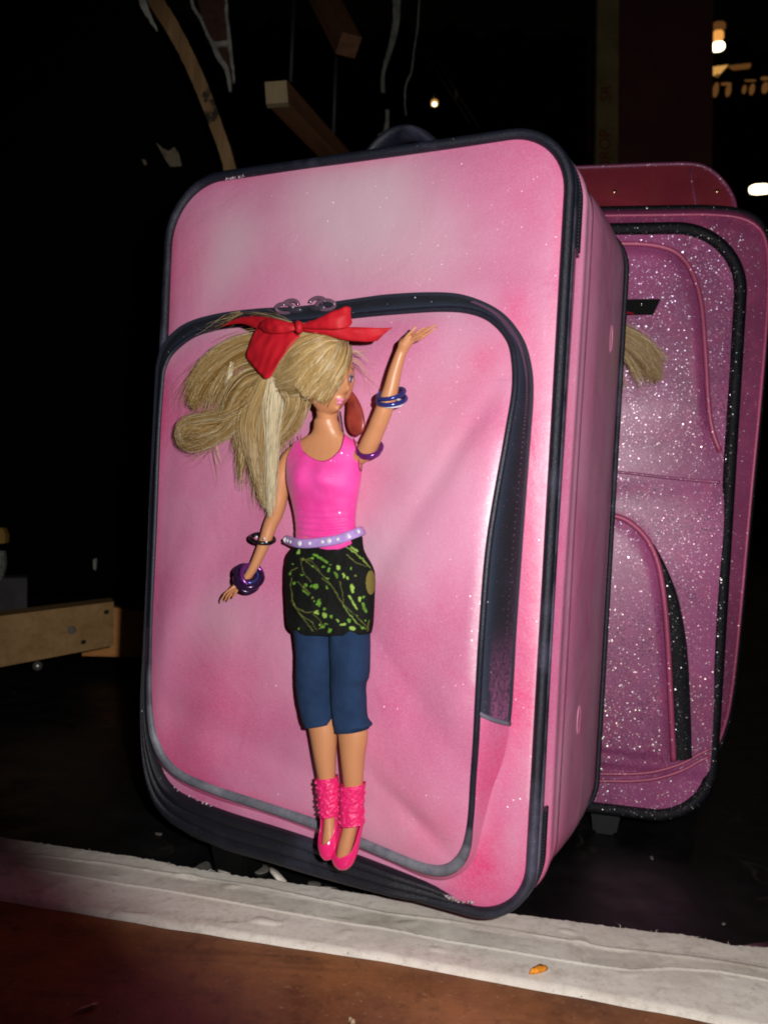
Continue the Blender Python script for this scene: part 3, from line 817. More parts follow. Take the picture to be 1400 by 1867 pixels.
# zipper sliders with clear plastic loops
M['clear'] = simple('smoky_plastic_pull', (0.16, 0.09, 0.14), 0.15, 0.0, 0.9, coat=0.8)
M['slider'] = simple('slider_metal', (0.06, 0.055, 0.08), 0.25, 0.3)
def slider(px, py, flip):
    r = empty('zipper_slider', A.loc(px, py, 0.0)); r.parent = SA
    bm = bmesh.new()
    bmesh.ops.create_uvsphere(bm, u_segments=20, v_segments=12, radius=1)
    for v in bm.verts: v.co = Vector((v.co.x * 0.0062, v.co.y * 0.0026 - 0.0052, v.co.z * 0.0022))
    bd = obj('slider_body', bm, M['slider'], r)
    bm = bmesh.new()
    pth = [Vector((flip * (0.0062 + 0.0062 * cos(a)), -0.0068 - 0.0012 * sin(a), 0.0012 + 0.0026 * sin(a))) for a in [k / 28 * 2 * pi for k in range(28)]]
    tube(bm, pth, 0.0012, 8, True)
    lp = obj('pull_loop', bm, M['clear'], r)
    bm = bmesh.new()
    pth = [Vector((flip * (0.001 + 0.0052 * cos(a)), -0.0078, 0.0026 + 0.0030 * sin(a))) for a in [k / 24 * pi for k in range(25)]]
    tube(bm, pth, 0.0013, 8)
    obj('pull_bridge', bm, M['clear'], r)
    return r
# (each slider is a part: one mesh carrying its loops)
def slider_part(px, py, flip):
    r = slider(px, py, flip); kids = [c for c in r.children]
    body = [k for k in kids if k.name.startswith('slider_body')][0]
    base = r.location.copy()
    for k in kids:
        k.parent = SA if k is body else body
        if k is body: k.location = base
    bpy.data.objects.remove(r)
    body.name = 'zipper_slider'
slider_part(545, 569, -1); slider_part(588, 565, 1)
# feet and wheels
def foot(name, u, y, wd, dp, mat, par=SA, hz=A.o.z):
    bm = bmesh.new()
    r0 = [Vector((u + wd * 0.5 * sx, y + dp * 0.5 * sy, 0.004)) for sx, sy in ((-1, -1), (1, -1), (1, 1), (-1, 1))]
    r1 = [Vector((u + wd * 0.36 * sx, y + dp * 0.4 * sy, -hz + 0.0)) for sx, sy in ((-1, -1), (1, -1), (1, 1), (-1, 1))]
    loft(bm, [r0, r1])
    bmesh.ops.bevel(bm, geom=list(bm.edges), offset=0.002, segments=2, affect='EDGES')
    return obj(name, bm, mat, par, smooth=False)
fu = A.loc(430, 1575, -0.012).x
foot('foot', fu, 0.016, 0.032, 0.03, M['rubber'])
foot('foot', 0.205, 0.052, 0.032, 0.03, M['rubber'])
for u in (0.03, AW - 0.03):
    bm = bmesh.new()
    c = Vector((u, AD - 0.012, 0.0205 - A.o.z)); n_ = 28
    rgs = []
    for xo, r_ in ((-0.008, 0.0185), (-0.006, 0.0205), (0.006, 0.0205), (0.008, 0.0185)):
        rgs.append([c + Vector((xo, r_ * cos(k / n_ * 2 * pi), r_ * sin(k / n_ * 2 * pi))) for k in range(n_)])
    loft(bm, rgs); obj('wheel', bm, M['rubber'], SA)

# ------------------------------------------------------------------ glitter suitcase behind, on the right
SB = empty('glitter_suitcase', B.o, B.yaw)
tag(SB, 'purple-pink glitter suitcase with black glitter piping, half hidden behind the front suitcase', 'suitcase')
BH = B.loc(1347, 402).z
def ringB(y, off=0.0, n=14, ne=16):
    rs = [max(.004, r - off) for r in (0.05, 0.047, 0.055, 0.05)]
    return [Vector((p.x + off, y, p.z + off)) for p in rrect(BW - 2 * off, BH - 2 * off, 0, n, ne, radii=rs)]
bm = bmesh.new(); loft(bm, [ringB(y, o_) for y, o_ in ((0, .001), (0.01, 0), (0.03, 0), (0.045, .002))], True, False)
obj('front_shell', bm, M['glit_side'], SB)
BC = Vector((BW / 2, 0, BH / 2))
seamz = B.loc(1210, 870).z; botz = B.loc(1180, 1404).z
archp = [B.loc(*q) for q in [(1090, 452), (1150, 450), (1200, 455), (1235, 470), (1260, 505), (1275, 560), (1282, 640), (1288, 740), (1296, 790), (1309, 825)]]
lowp = [B.loc(*q) for q in [(1080, 935), (1122, 941), (1150, 955), (1178, 985), (1197, 1030), (1208, 1100), (1214, 1180), (1219, 1280), (1224, 1378)]]
zipo = [B.loc(*q) for q in [(1168, 972), (1190, 992), (1210, 1030), (1230, 1080), (1243, 1140), (1250, 1200), (1254, 1280), (1257, 1374)]]
botp = [B.loc(*q) for q in [(1060, 1407), (1100, 1405), (1150, 1405), (1195, 1400), (1240, 1386), (1270, 1370), (1290, 1360)]]
def inside_arch(P):
    return P.x < archp[5].x + 0.0 and P.z < archp[2].z
def xc(poly, z):
    best = -9
    for a, b in zip(poly, poly[1:]):
        if min(a.z, b.z) <= z <= max(a.z, b.z): best = max(best, a.x + (b.x - a.x) * (z - a.z) / (b.z - a.z + 1e-12))
    return best
def hfB(P, t, i):
    y = -0.001 - 0.005 * (1 - t ** 6)
    y += 0.0022 * noise.noise(P * 11)
    d = line_d(P, archp); zf = max(0, min(1, (P.z - archp[-1].z) / 0.03))
    ang = 1.0 if (seamz < P.z < archp[1].z and P.x < xc(archp, P.z)) else 0.0
    y -= 0.0035 * zf * ang * min(1, d / 0.006)
    if P.z < seamz: y -= 0.0035 * min(1, (seamz - P.z) / 0.018)
    if botz < P.z < lowp[1].z and P.x < xc(lowp, P.z): y -= 0.003 * min(1, line_d(P, lowp) / 0.006)
    if P.z < botz + 0.004 and P.x > BW * .5: y += 0.003 * min(1, (botz + 0.004 - P.z) / 0.004)
    return y
bm = disc_fill(ringB(0, 0.004, 14, 30), BC, hfB, 90, 1.0)
obj('front_panel', bm, M['glit'], SB)
def fy(p, e=0.0): return Vector((p.x, -0.0095 - e, p.z))
bm = bmesh.new(); tube(bm, [fy(p, -0.0015) for p in catmull(archp, 60)], 0.0019, 8); obj('pink_piping', bm, M['glit_piping'], SB)
bm = bmesh.new(); tube(bm, [fy(p, 0.004) for p in catmull(lowp, 60)], 0.0021, 8); obj('pocket_piping', bm, M['glit_piping'], SB)
bm = bmesh.new()
a = catmull([lowp[3]] + lowp[4:], 40); b = catmull(zipo[1:], 40)
vsr = []
for p, q in zip(a, b):
    vsr.append([bm.verts.new(fy(p.lerp(q, t), 0.0030 + 0.002 * sin(pi * t))) for t in (0, .2, .4, .6, .8, 1)])
for r1, r2 in zip(vsr, vsr[1:]):
    for j in range(5): bm.faces.new((r1[j], r1[j + 1], r2[j + 1], r2[j]))
obj('pocket_zipper', bm, M['black_glitter'], SB)
bm = bmesh.new()
for e, dz in ((0.0, 0.0), (0.001, -0.0055)): tube(bm, [fy(p, -0.0012) + Vector((0, 0, dz)) for p in catmull(botp, 50)], 0.0013, 6)
obj('bottom_seam', bm, M['glit_piping'], SB)
bm = bmesh.new(); sp_ = [B.loc(*q) for q in [(1060, 858), (1130, 862), (1200, 870), (1260, 876), (1308, 880)]]
tube(bm, [fy(p, 0.0) for p in catmull(sp_, 40)], 0.0012, 6); obj('flap_seam', bm, M['glit'], SB)
# black name plate with a rivet
bm = bmesh.new()
q = [B.loc(*p, 0.013) for p in [(1090, 546), (1204, 545), (1191, 572), (1090, 573)]]
loft(bm, [[p + Vector((0, d, 0)) for p in q] for d in (0, 0.004)]); pl = obj('name_plate', bm, simple('black_plate', (0.003, 0.003, 0.003), 0.8, spec=0.15), SB, smooth=False)
bm = bmesh.new(); bmesh.ops.create_icosphere(bm, subdivisions=2, radius=0.0011)
for v in bm.verts: v.co += B.loc(1169, 555, 0.0135)
obj('rivet', bm, simple('chrome', (0.8, 0.85, 0.9), 0.12, 1.0), pl)
bm = bmesh.new(); tube(bm, ringB(-0.001, 0.0055), 0.0048, 10, True); obj('front_piping', bm, M['black_glitter'], SB)
bm = bmesh.new(); tube(bm, ringB(0.0075, 0.0030), 0.0030, 8, True); obj('front_piping', bm, M['black_glitter'], SB)
# main body behind the front shell, leaning a little: wider than the shell
OB = -0.045
tr = [(1280, 379), (1335, 383), (1370, 395), (1392, 420), (1400, 470), (1398, 560), (1385, 720), (1366, 920), (1348, 1120), (1333, 1260), (1318, 1335), (1290, 1395), (1240, 1432)]
tp = [B.loc(*q, OB) for q in tr]
bl = Vector((0.03, 0.045, tp[-1].z)); tl = Vector((0.03, 0.045, tp[0].z + 0.003))
outl = catmull(tp, 90)
outl = outl + [outl[-1].lerp(Vector((0.05, 0.045, 0.012)), t) for t in (.25, .5, .75, 1)] + [Vector((0.0, .045, .06)), Vector((-0.005, 0.045, 0.2)), Vector((-0.005, 0.045, BH - .05)), Vector((0.04, .045, tp[0].z + .002))] + [Vector((0.04, .045, tp[0].z + .002)).lerp(outl[0], t) for t in (.2, .4, .6, .8)]
Cb = sum(outl, Vector()) / len(outl)
def shrink(pts, d, y): return [Vector((p.x + (Cb.x - p.x) * d, y, p.z + (Cb.z - p.z) * d)) for p in pts]
bm = bmesh.new(); loft(bm, [shrink(outl, 0.10, 0.036), shrink(outl, 0.035, 0.038), shrink(outl, 0.006, 0.043), shrink(outl, 0.0, 0.055), shrink(outl, 0.0, 0.17), shrink(outl, 0.02, 0.18)], True, True)
obj('main_body', bm, M['glit_side'], SB)
bm = bmesh.new(); tube(bm, shrink(outl, 0.004, 0.047), 0.0042, 8, True); obj('body_piping', bm, M['black_glitter'], SB)
bm = bmesh.new(); tube(bm, shrink(outl, 0.035, 0.0375), 0.0013, 6, True); obj('pink_piping', bm, M['glit_piping'], SB)
bm = bmesh.new(); tube(bm, shrink(outl, -0.002, 0.075), 0.0018, 6, True); obj('pink_piping', bm, M['glit_piping'], SB)
ft = foot('foot', B.loc(1104, 1495).x, 0.015, 0.024, 0.02, M['grey_rubber'], SB, B.o.z)
foot('foot', 0.06, 0.015, 0.024, 0.02, M['grey_rubber'], SB, B.o.z)
for u in (0.04, BW - 0.05): foot('foot', u, 0.15, 0.024, 0.02, M['grey_rubber'], SB, B.o.z)

# ------------------------------------------------------------------ red-pink riveted case behind both
RC = empty('red_pink_case', B.o, B.yaw)
tag(RC, 'dull red-pink hard case with brass screws showing above the glitter suitcase', 'case')
OC = -0.21
cp = [B.loc(*q, OC) for q in [(900, 318), (1000, 311), (1100, 307), (1200, 303), (1262, 303), (1290, 312), (1312, 330), (1328, 352), (1337, 375), (1342, 420)]]
cc = catmull(cp, 60); bt = [Vector((cc[-1].x, cc[-1].y, 0.0)), Vector((cc[0].x, cc[0].y, 0.0))]
outc = cc + bt
Cc = sum(outc, Vector()) / len(outc)
bm = bmesh.new()
loft(bm, [[Vector((p.x, y, max(-B.o.z, p.z) if p.z > 0.001 else -B.o.z)) for p in outc] for y in (0.205, 0.21, 0.30)])
obj('shell', bm, M['red_case'], RC)
bm = bmesh.new(); tube(bm, [Vector((p.x, 0.206, p.z)) for p in cc], 0.0022, 8); obj('rim', bm, M['glit_side'], RC)
bm = bmesh.new(); tube(bm, [Vector((B.loc(1256 + k * 3, 312 + k * 20, OC).x, 0.2045, B.loc(1256 + k * 3, 312 + k * 20, OC).z)) for k in range(5)], 0.0009, 6); obj('seam', bm, M['glit_side'], RC)
for (x_, y_) in ((1119, 353), (1305, 352)):
    bm = bmesh.new(); bmesh.ops.create_uvsphere(bm, u_segments=14, v_segments=8, radius=0.0021)
    for v in bm.verts: v.co.y *= 0.5; v.co += Vector((B.loc(x_, y_, OC).x, 0.2045, B.loc(x_, y_, OC).z))
    obj('screw', bm, M['brass'], RC)
# ------------------------------------------------------------------ the doll fixed to the pocket
DL = empty('doll', A.o, A.yaw)
tag(DL, 'blonde doll in pink tank top, patterned skirt and blue capris on the front suitcase', 'doll')
L = A.loc
def ering(xl, xr, y, out, dep, n=28, yr=None, pw=2.0):
    a = L(xl, y, out); b = L(xr, yr if yr is not None else y, out)
    c = (a + b) / 2; e = (b - a) / 2
    pts = []
    for k in range(n):
        th = 2 * pi * k / n
        cs, sn = cos(th), sin(th)
        q = (abs(cs) ** (2 / pw)) * (1 if cs >= 0 else -1); r = (abs(sn) ** (2 / pw)) * (1 if sn >= 0 else -1)
        pts.append(c + e * q + Vector((0, -dep * r, 0)))
    return pts
def interp_rows(rows, n, cols):
    """rows: (y, v1, v2, ...) smooth resample to n rows"""
    P = rows; out = []
    y0, y1 = P[0][0], P[-1][0]
    for i in range(n):
        y = y0 + (y1 - y0) * i / (n - 1)
        j = 0
        while j < len(P) - 2 and P[j + 1][0] < y: j += 1
        t = (y - P[j][0]) / (P[j + 1][0] - P[j][0])
        r = [y]
        for c in range(1, cols + 1):
            p1, p2 = P[j][c], P[j + 1][c]
            h = P[j + 1][0] - P[j][0]
            m1 = (P[j + 1][c] - P[j - 1][c]) / (P[j + 1][0] - P[j - 1][0]) * h if j > 0 else (p2 - p1)
            m2 = (P[j + 2][c] - P[j][c]) / (P[j + 2][0] - P[j][0]) * h if j < len(P) - 2 else (p2 - p1)
            t2, t3 = t * t, t ** 3
            r.append((2 * t3 - 3 * t2 + 1) * p1 + (t3 - 2 * t2 + t) * m1 + (-2 * t3 + 3 * t2) * p2 + (t3 - t2) * m2)
        out.append(r)
    return out
M['skin'] = None
def skin_mat():
    t = NT('doll_vinyl_skin'); p = t.p
    p.inputs['Base Color'].default_value = (0.56, 0.245, 0.115, 1)
    p.inputs['Roughness'].default_value = 0.40
    p.inputs['Subsurface Weight'].default_value = 0.12; p.inputs['Subsurface Radius'].default_value = (0.6, 0.25, 0.12); p.inputs['Subsurface Scale'].default_value = 0.003
    t.l(t.bump(t.noise(260, 3), 0.06, 0.001), p.inputs['Normal'])
    return t.m
M['skin'] = skin_mat()
TO = 0.0335                                     # how far the torso axis stands off the case
body = bmesh.new()
# torso + neck                y    xl   xr   out    depth
TOR = [(752, 588, 606, .0392, .0030), (764, 576, 614, .0388, .0058), (775, 574, 618, .0380, .0066), (787, 572, 622, .0370, .0066), (795, 563, 632, .0358, .0070), (803, 546, 645, .0345, .0080), (815, 532, 656, .0338, .0090),
       (835, 526, 657, .0342, .0104), (860, 527, 656, .0350, .0120), (885, 530, 653, .0352, .0124), (910, 536, 649, .0340, .0108), (935, 541, 646, .0332, .0094), (960, 544, 646, .0330, .0090),
       (985, 540, 652, .0330, .0094), (1010, 535, 664, .0330, .0104), (1040, 533, 672, .0330, .0112), (1075, 533, 673, .0330, .0112), (1110, 536, 670, .0330, .0104), (1150, 542, 668, .0330, .0098)]
loft(body, [ering(r[1], r[2], r[0], r[3], r[4]) for r in interp_rows(TOR, 52, 4)])
# legs:  y xl xr out depth
LEG1 = [(1120, 540, 604, .0325, .0098), (1200, 552, 601, .0322, .0086), (1245, 553, 600, .0320, .0080), (1290, 558, 605, .0318, .0078), (1336, 567, 612, .0316, .0070), (1375, 574, 611, .0314, .0064), (1414, 581, 610, .0312, .0050), (1450, 587, 610, .0312, .0040),
        (1480, 592, 611, .0318, .0038), (1505, 592, 611, .0328, .0040), (1530, 588, 611, .0345, .0036), (1552, 587, 610, .0358, .0026)]
LEG2 = [(1120, 602, 670, .0325, .0098), (1200, 609, 662, .0322, .0086), (1250, 611, 657, .0320, .0080), (1290, 614, 660, .0318, .0080), (1339, 619, 669, .0316, .0074), (1385, 624, 663, .0314, .0068), (1430, 628, 660, .0312, .0052), (1470, 630, 656, .0312, .0042),
        (1500, 628, 652, .0320, .0040), (1530, 620, 646, .0335, .0042), (1552, 615, 640, .0350, .0036), (1572, 612, 634, .0362, .0026)]
for LG in (LEG1, LEG2):
    loft(body, [ering(r[1], r[2], r[0], r[3], r[4], 22) for r in interp_rows(LG, 34, 4)])
def limb(bm, pts, n=26, seg=16, depf=0.9):
    """pts: (px, py, width px, out)"""
    P = catmull([L(p[0], p[1], p[3]) for p in pts], n)
    W = catmull([Vector((p[2], 0, i)) for i, p in enumerate(pts)], n)
    PX = 1.0 / 3160
    tube(bm, P, [max(1.2, q.x) * PX * 0.5 for q in W], seg)
# right-hand (picture left) arm hanging
limb(body, [(540, 822, 26, .034), (527, 836, 32, .0335), (517, 860, 32, .0325), (511, 900, 30, .031), (503, 935, 31, .030), (493, 958, 31, .0305), (484, 985, 27, .0315), (473, 1012, 22, .0325), (461, 1037, 17, .0335), (450, 1054, 15, .034)], 30)
# palm and fingers of the lowered hand
limb(body, [(452, 1052, 14, .034), (441, 1062, 17, .0345), (430, 1071, 18, .035), (423, 1077, 13, .035)], 12, 12)
for f in ([(431, 1067, 6.5, .0365), (421, 1074, 5.5, .0385), (411, 1082, 5, .039), (405, 1093, 4.4, .038), (406, 1098, 3.4, .0375)], [(430, 1071, 6.5, .0345), (421, 1079, 5.5, .036), (414, 1087, 5, .036), (411, 1095, 4, .0355)],
          [(431, 1074, 6.2, .0325), (424, 1082, 5.2, .0335), (418, 1090, 4.6, .0335), (416, 1096, 3.6, .033)], [(433, 1076, 5.6, .031), (428, 1084, 4.8, .0315), (424, 1090, 4, .0315)],
          [(440, 1067, 6, .0365), (432, 1077, 5.6, .0378), (426, 1084, 4.6, .0375)]):
    limb(body, f, 12, 8)
# raised arm
limb(body, [(640, 832, 28, .034), (655, 832, 34, .0345), (668, 820, 32, .036), (680, 796, 31, .038), (692, 768, 32, .040), (702, 742, 31, .0415), (712, 712, 31, .0425), (719, 682, 28, .043), (727, 655, 22, .0432), (733, 638, 18, .0435)], 34)
limb(body, [(733, 640, 18, .0435), (738, 628, 21, .044), (746, 620, 22, .0445), (754, 616, 15, .0445)], 12, 12)
for f in ([(750, 618, 7, .0462), (764, 612, 6, .0478), (779, 602, 5.4, .0485), (789, 595, 4.6, .0485), (797, 592, 3.6, .048)], [(753, 621, 7, .0445), (768, 616, 6, .0455), (781, 607, 5.4, .046), (791, 600, 4.4, .046), (796, 597, 3.2, .0455)],
          [(752, 616, 6.6, .0425), (764, 609, 5.8, .043), (775, 602, 5, .0432), (784, 596, 4, .043)], [(749, 612, 6, .041), (760, 606, 5, .0413), (769, 600, 4.4, .0413), (775, 597, 3.6, .041)],
          [(735, 626, 8, .0462), (742, 613, 7, .0475), (752, 603, 6, .0478), (759, 594, 4.4, .0475)]):
    limb(body, f, 14, 8)
# head: built looking along +X, then turned 58 degrees away from the lens
HC = L(597, 692, 0.0415)
def head_pt(th, ph):
    # th: azimuth from the face direction, ph: elevation
    d = Vector((cos(ph) * cos(th), cos(ph) * sin(th), sin(ph)))
    r = Vector((0.0168, 0.0140, 0.0205))
    P = Vector((d.x * r.x, d.y * r.y, d.z * r.z))
    def g(a, e, sa, se):
        return exp(-((th - a) / sa) ** 2 - ((ph - e) / se) ** 2)
    if P.z < 0: P.y *= 1 - 0.30 * (-P.z / r.z) ** 1.4; 
    if P.z < -0.004 and P.x < 0.004: P.x += (0.004 - P.x) * 0.42 * min(1, (-P.z - 0.004) / 0.012)
    f = 0.0042 * g(0, -0.30, 0.17, 0.13) + 0.0022 * g(0, -0.12, 0.13, 0.22)          # nose and bridge
    f += 0.0020 * g(0, -0.58, 0.30, 0.07) + 0.0017 * g(0, -0.70, 0.26, 0.07)          # lips
    f += 0.0030 * g(0, -0.98, 0.34, 0.16)                                              # chin
    f -= 0.0016 * (g(0.42, -0.02, 0.22, 0.16) + g(-0.42, -0.02, 0.22, 0.16))          # eye sockets
    f += 0.0008 * (g(0.62, -0.38, 0.3, 0.25) + g(-0.62, -0.38, 0.3, 0.25))
    f += 0.0012 * g(0, 0.25, 0.8, 0.3)
    P.x += f
    return P
HY = radians(-90 + 64)                           # face direction in the case frame (-Y is towards the lens)
HR = Matrix.Rotation(HY, 3, 'Z') @ Matrix.Rotation(radians(2), 3, 'Y')
HR2 = Matrix.Rotation(radians(-3), 3, 'Y')
def head_world(P): return HC + HR @ P
nu, nv = 96, 72
grid = []
for j in range(nv + 1):
    ph = -pi / 2 + pi * j / nv
    grid.append([body.verts.new(head_world(head_pt(-pi + 2 * pi * i / nu, ph))) for i in range(nu)])
for a_, b_ in zip(grid, grid[1:]):
    for i in range(nu):
        try: body.faces.new((a_[i], a_[(i + 1) % nu], b_[(i + 1) % nu], b_[i]))
        except ValueError: pass
bmesh.ops.remove_doubles(body, verts=body.verts, dist=1e-6)
limb(body, [(594, 826, 26, .0320), (595, 800, 36, .0350), (596, 778, 41, .0378), (597, 745, 40, .0402), (597, 715, 38, .0415)], 16, 20)
bmesh.ops.recalc_face_normals(body, faces=body.faces)
bd = obj('body', body, M['skin'], DL)
rm = bd.modifiers.new('merge', 'REMESH'); rm.mode = 'VOXEL'; rm.voxel_size = 0.00048; rm.use_smooth_shade = True
sm = bd.modifiers.new('smooth', 'SMOOTH'); sm.factor = 0.5; sm.iterations = 3
bpy.context.view_layer.update()
dg = bpy.context.evaluated_depsgraph_get()
nm = bpy.data.meshes.new_from_object(bd.evaluated_get(dg))
bd.modifiers.clear(); bd.data = nm
nm.materials.clear(); nm.materials.append(M['skin'])
# face paint: eyes, lips, brows lie on the head surface
def on_face(th, ph, lift): 
    P = head_pt(th, ph); n_ = Vector((P.x / 0.0168 ** 2, P.y / 0.014 ** 2, P.z / 0.0205 ** 2)).normalized()
    return head_world(P + n_ * lift)
def face_patch(name, c_th, c_ph, fn, mat, lift=0.00022, nr=5, n=28):
    bm = bmesh.new(); rings = []
    for r_ in range(1, nr + 1):
        rings.append([bm.verts.new(on_face(c_th + fn(2 * pi * k / n)[0] * r_ / nr, c_ph + fn(2 * pi * k / n)[1] * r_ / nr, lift * (1.0 if r_ < nr else 0.1))) for k in range(n)])
    c = bm.verts.new(on_face(c_th, c_ph, lift))
    for k in range(n): bm.faces.new((c, rings[0][k], rings[0][(k + 1) % n]))
    for a_, b_ in zip(rings, rings[1:]):
        for k in range(n): bm.faces.new((a_[k], b_[k], b_[(k + 1) % n], a_[(k + 1) % n]))
    return obj(name, bm, mat, DL)
M['lips'] = simple('pink_lips', (0.75, 0.24, 0.42), 0.25)
M['eye_white'] = simple('eye_white', (0.75, 0.75, 0.78), 0.25); M['iris'] = simple('blue_iris', (0.03, 0.06, 0.14), 0.2); M['lash'] = simple('dark_lash', (0.02, 0.02, 0.03), 0.4); M['shadow_paint'] = simple('blue_eye_shadow', (0.22, 0.24, 0.36), 0.4)
face_patch('lips', 0, -0.60, lambda a: (0.30 * cos(a), 0.060 * sin(a) * (1 - 0.25 * abs(cos(a))) + 0.012 * cos(2 * a)), M['lips'])
face_patch('lips', 0, -0.72, lambda a: (0.24 * cos(a), 0.055 * sin(a)), M['lips'])
for s_ in (1, -1):
    face_patch('eye_shadow', s_ * 0.43, 0.08, lambda a: (0.17 * cos(a), 0.07 * sin(a)), M['shadow_paint'], 0.0001)
    e_ = face_patch('eye', s_ * 0.42, 0.0, lambda a: (0.15 * cos(a), 0.05 * sin(a)), M['eye_white'], 0.00025)
    i_ = face_patch('iris', s_ * 0.41, 0.0, lambda a: (0.085 * cos(a), 0.085 * sin(a)), M['iris'], 0.0004); i_.parent = e_
    l_ = face_patch('eyelash', s_ * 0.43, 0.085, lambda a: (0.16 * cos(a), 0.016 * sin(a)), M['lash'], 0.0004); l_.parent = e_
    face_patch('eyebrow', s_ * 0.45, 0.30, lambda a: (0.22 * cos(a), 0.02 * sin(a) + 0.03 * cos(2 * a)), simple('eyebrow', (0.22, 0.12, 0.05), 0.5), 0.0002)
# ---- tank top
def fabric(name, c1, c2, rough=0.85, wv=1500, gl=0.0, sheen=0.2):
    t = NT(name); p = t.p
    f = t.noise(60, 4); c = t.mix(t.rf(f, 0.35, 0.65), c1, c2); t.l(c, p.inputs['Base Color']); p.inputs['Roughness'].default_value = rough
    p.inputs['Sheen Weight'].default_value = sheen; p.inputs['Specular IOR Level'].default_value = 0.3
    wn = t.noise(wv, 2); b = t.bump(t.noise(120, 3), 0.35, 0.0012); t.l(t.bump(wn, 0.5, 0.0004, b), p.inputs['Normal'])
    if gl: sh, fc = t.glitter(900, gl, tilt=1.3, rough=0.3, tint=0.2); t.over(sh, fc)
    return t.m
M['tank'] = fabric('hot_pink_jersey', (0.80, 0.045, 0.32), (0.86, 0.075, 0.40), 0.5, gl=0.03)
M['tank_dark'] = simple('tank_seam', (0.40, 0.02, 0.15), 0.6)
OFF = 1.5
TANK = [(r[0], r[1] - OFF - (1.0 if r[0] > 830 else 0), r[2] + OFF, r[3], r[4] + 0.0010) for r in TOR if 787 <= r[0] <= 985] 
TANK[-1] = (TANK[-1][0], 543 - OFF, 652 + OFF, .0330, .0098)
TANK.append((1005, 545, 654, .0330, .0102))
rowsT = interp_rows(TANK, 190, 4)
neck_px = [(548, 780), (549, 812), (556, 826), (570, 836), (584, 841), (598, 839), (612, 829), (623, 814), (630, 780)]
arml_px = [(500, 780), (531, 786), (534, 808), (528, 824), (523, 836), (519, 858), (500, 862)]
armr_px = [(690, 780), (645, 780), (645, 800), (650, 818), (654, 838), (659, 860), (690, 862)]
def inpoly(x, y, P):
    c = False; j = len(P) - 1
    for i in range(len(P)):
        if (P[i][1] > y) != (P[j][1] > y) and x < (P[j][0] - P[i][0]) * (y - P[i][1]) / (P[j][1] - P[i][1]) + P[i][0]: c = not c
        j = i
    return c
def pix(P):
    W_ = A.o + A.ux * P.x + A.dy * P.y + Vector((0, 0, P.z)) - CAM
    d = W_.dot(Fv); return 700 + FPX * W_.dot(Rv) / d, 933.5 - FPX * W_.dot(Uv) / d
def dense2(P, n=40):
    return [(v.x, v.z) for v in catmull([Vector((a_, 0, b_)) for a_, b_ in P], n)]
neckD, armlD, armrD = dense2(neck_px), dense2(arml_px), dense2(armr_px)
bm = bmesh.new(); NTk = 260
vr = []
for r in rowsT:
    row = []
    rg_ = ering(r[1], r[2], r[0], r[3], r[4], NTk)
    for k, P in enumerate(rg_):
        th = 2 * pi * k / NTk
        fr_ = max(0, sin(th))
        x_ = (r[1] + r[2]) / 2 + (r[2] - r[1]) / 2 * cos(th)
        bust = exp(-((r[0] - 872) / 24) ** 2) * (exp(-((x_ - 565) / 21) ** 2) + exp(-((x_ - 615) / 21) ** 2)) * 0.0026 * fr_
        fold = 0.00045 * sin(r[0] * 0.55 + 1.2 * sin(x_ * 0.06)) * (1 / (1 + exp(-(r[0] - 945) / 8))) * fr_
        fold += 0.0004 * noise.noise(Vector((x_ * 0.05, r[0] * 0.05, 1))) * fr_
        P = P + Vector((0, -bust - fold, 0))
        row.append((bm.verts.new(P), x_, r[0], sin(th)))
    vr.append(row)
for ra, rb in zip(vr, vr[1:]):
    for k in range(NTk):
        q = (ra[k], ra[(k + 1) % NTk], rb[(k + 1) % NTk], rb[k])
        mx = sum(v[1] for v in q) / 4; my = sum(v[2] for v in q) / 4; front_ = sum(v[3] for v in q) > -0.4
        if front_: mx, my = pix(sum((v[0].co for v in q), Vector()) / 4)
        if inpoly(mx, my, armlD) or inpoly(mx, my, armrD): continue
        if inpoly(mx, my, neckD) and front_: continue
        if not front_ and my < 800 and 548 < mx < 632: continue
        bm.faces.new([v[0] for v in q])
bmesh.ops.delete(bm, geom=[v for v in bm.verts if not v.link_faces], context='VERTS')
tank = obj('tank_top', bm, M['tank'], DL)
def surf_out(px, py):
    r = min(rowsT, key=lambda q: abs(q[0] - py)); c = (r[1] + r[2]) / 2; hw = (r[2] - r[1]) / 2
    s_ = max(0, 1 - ((px - c) / hw) ** 2) ** 0.5
    return r[3] + r[4] * s_
bm = bmesh.new()
for D in (neckD, armlD, armrD):
    D2 = [q for q in D if 520 < q[0] < 661 and 792 < q[1] < 861]
    if len(D2) > 2: tube(bm, [L(x_, y_, surf_out(x_, y_) + 0.0003) for x_, y_ in D2], 0.00035, 5)
obj('binding', bm, M['tank_dark'], tank)
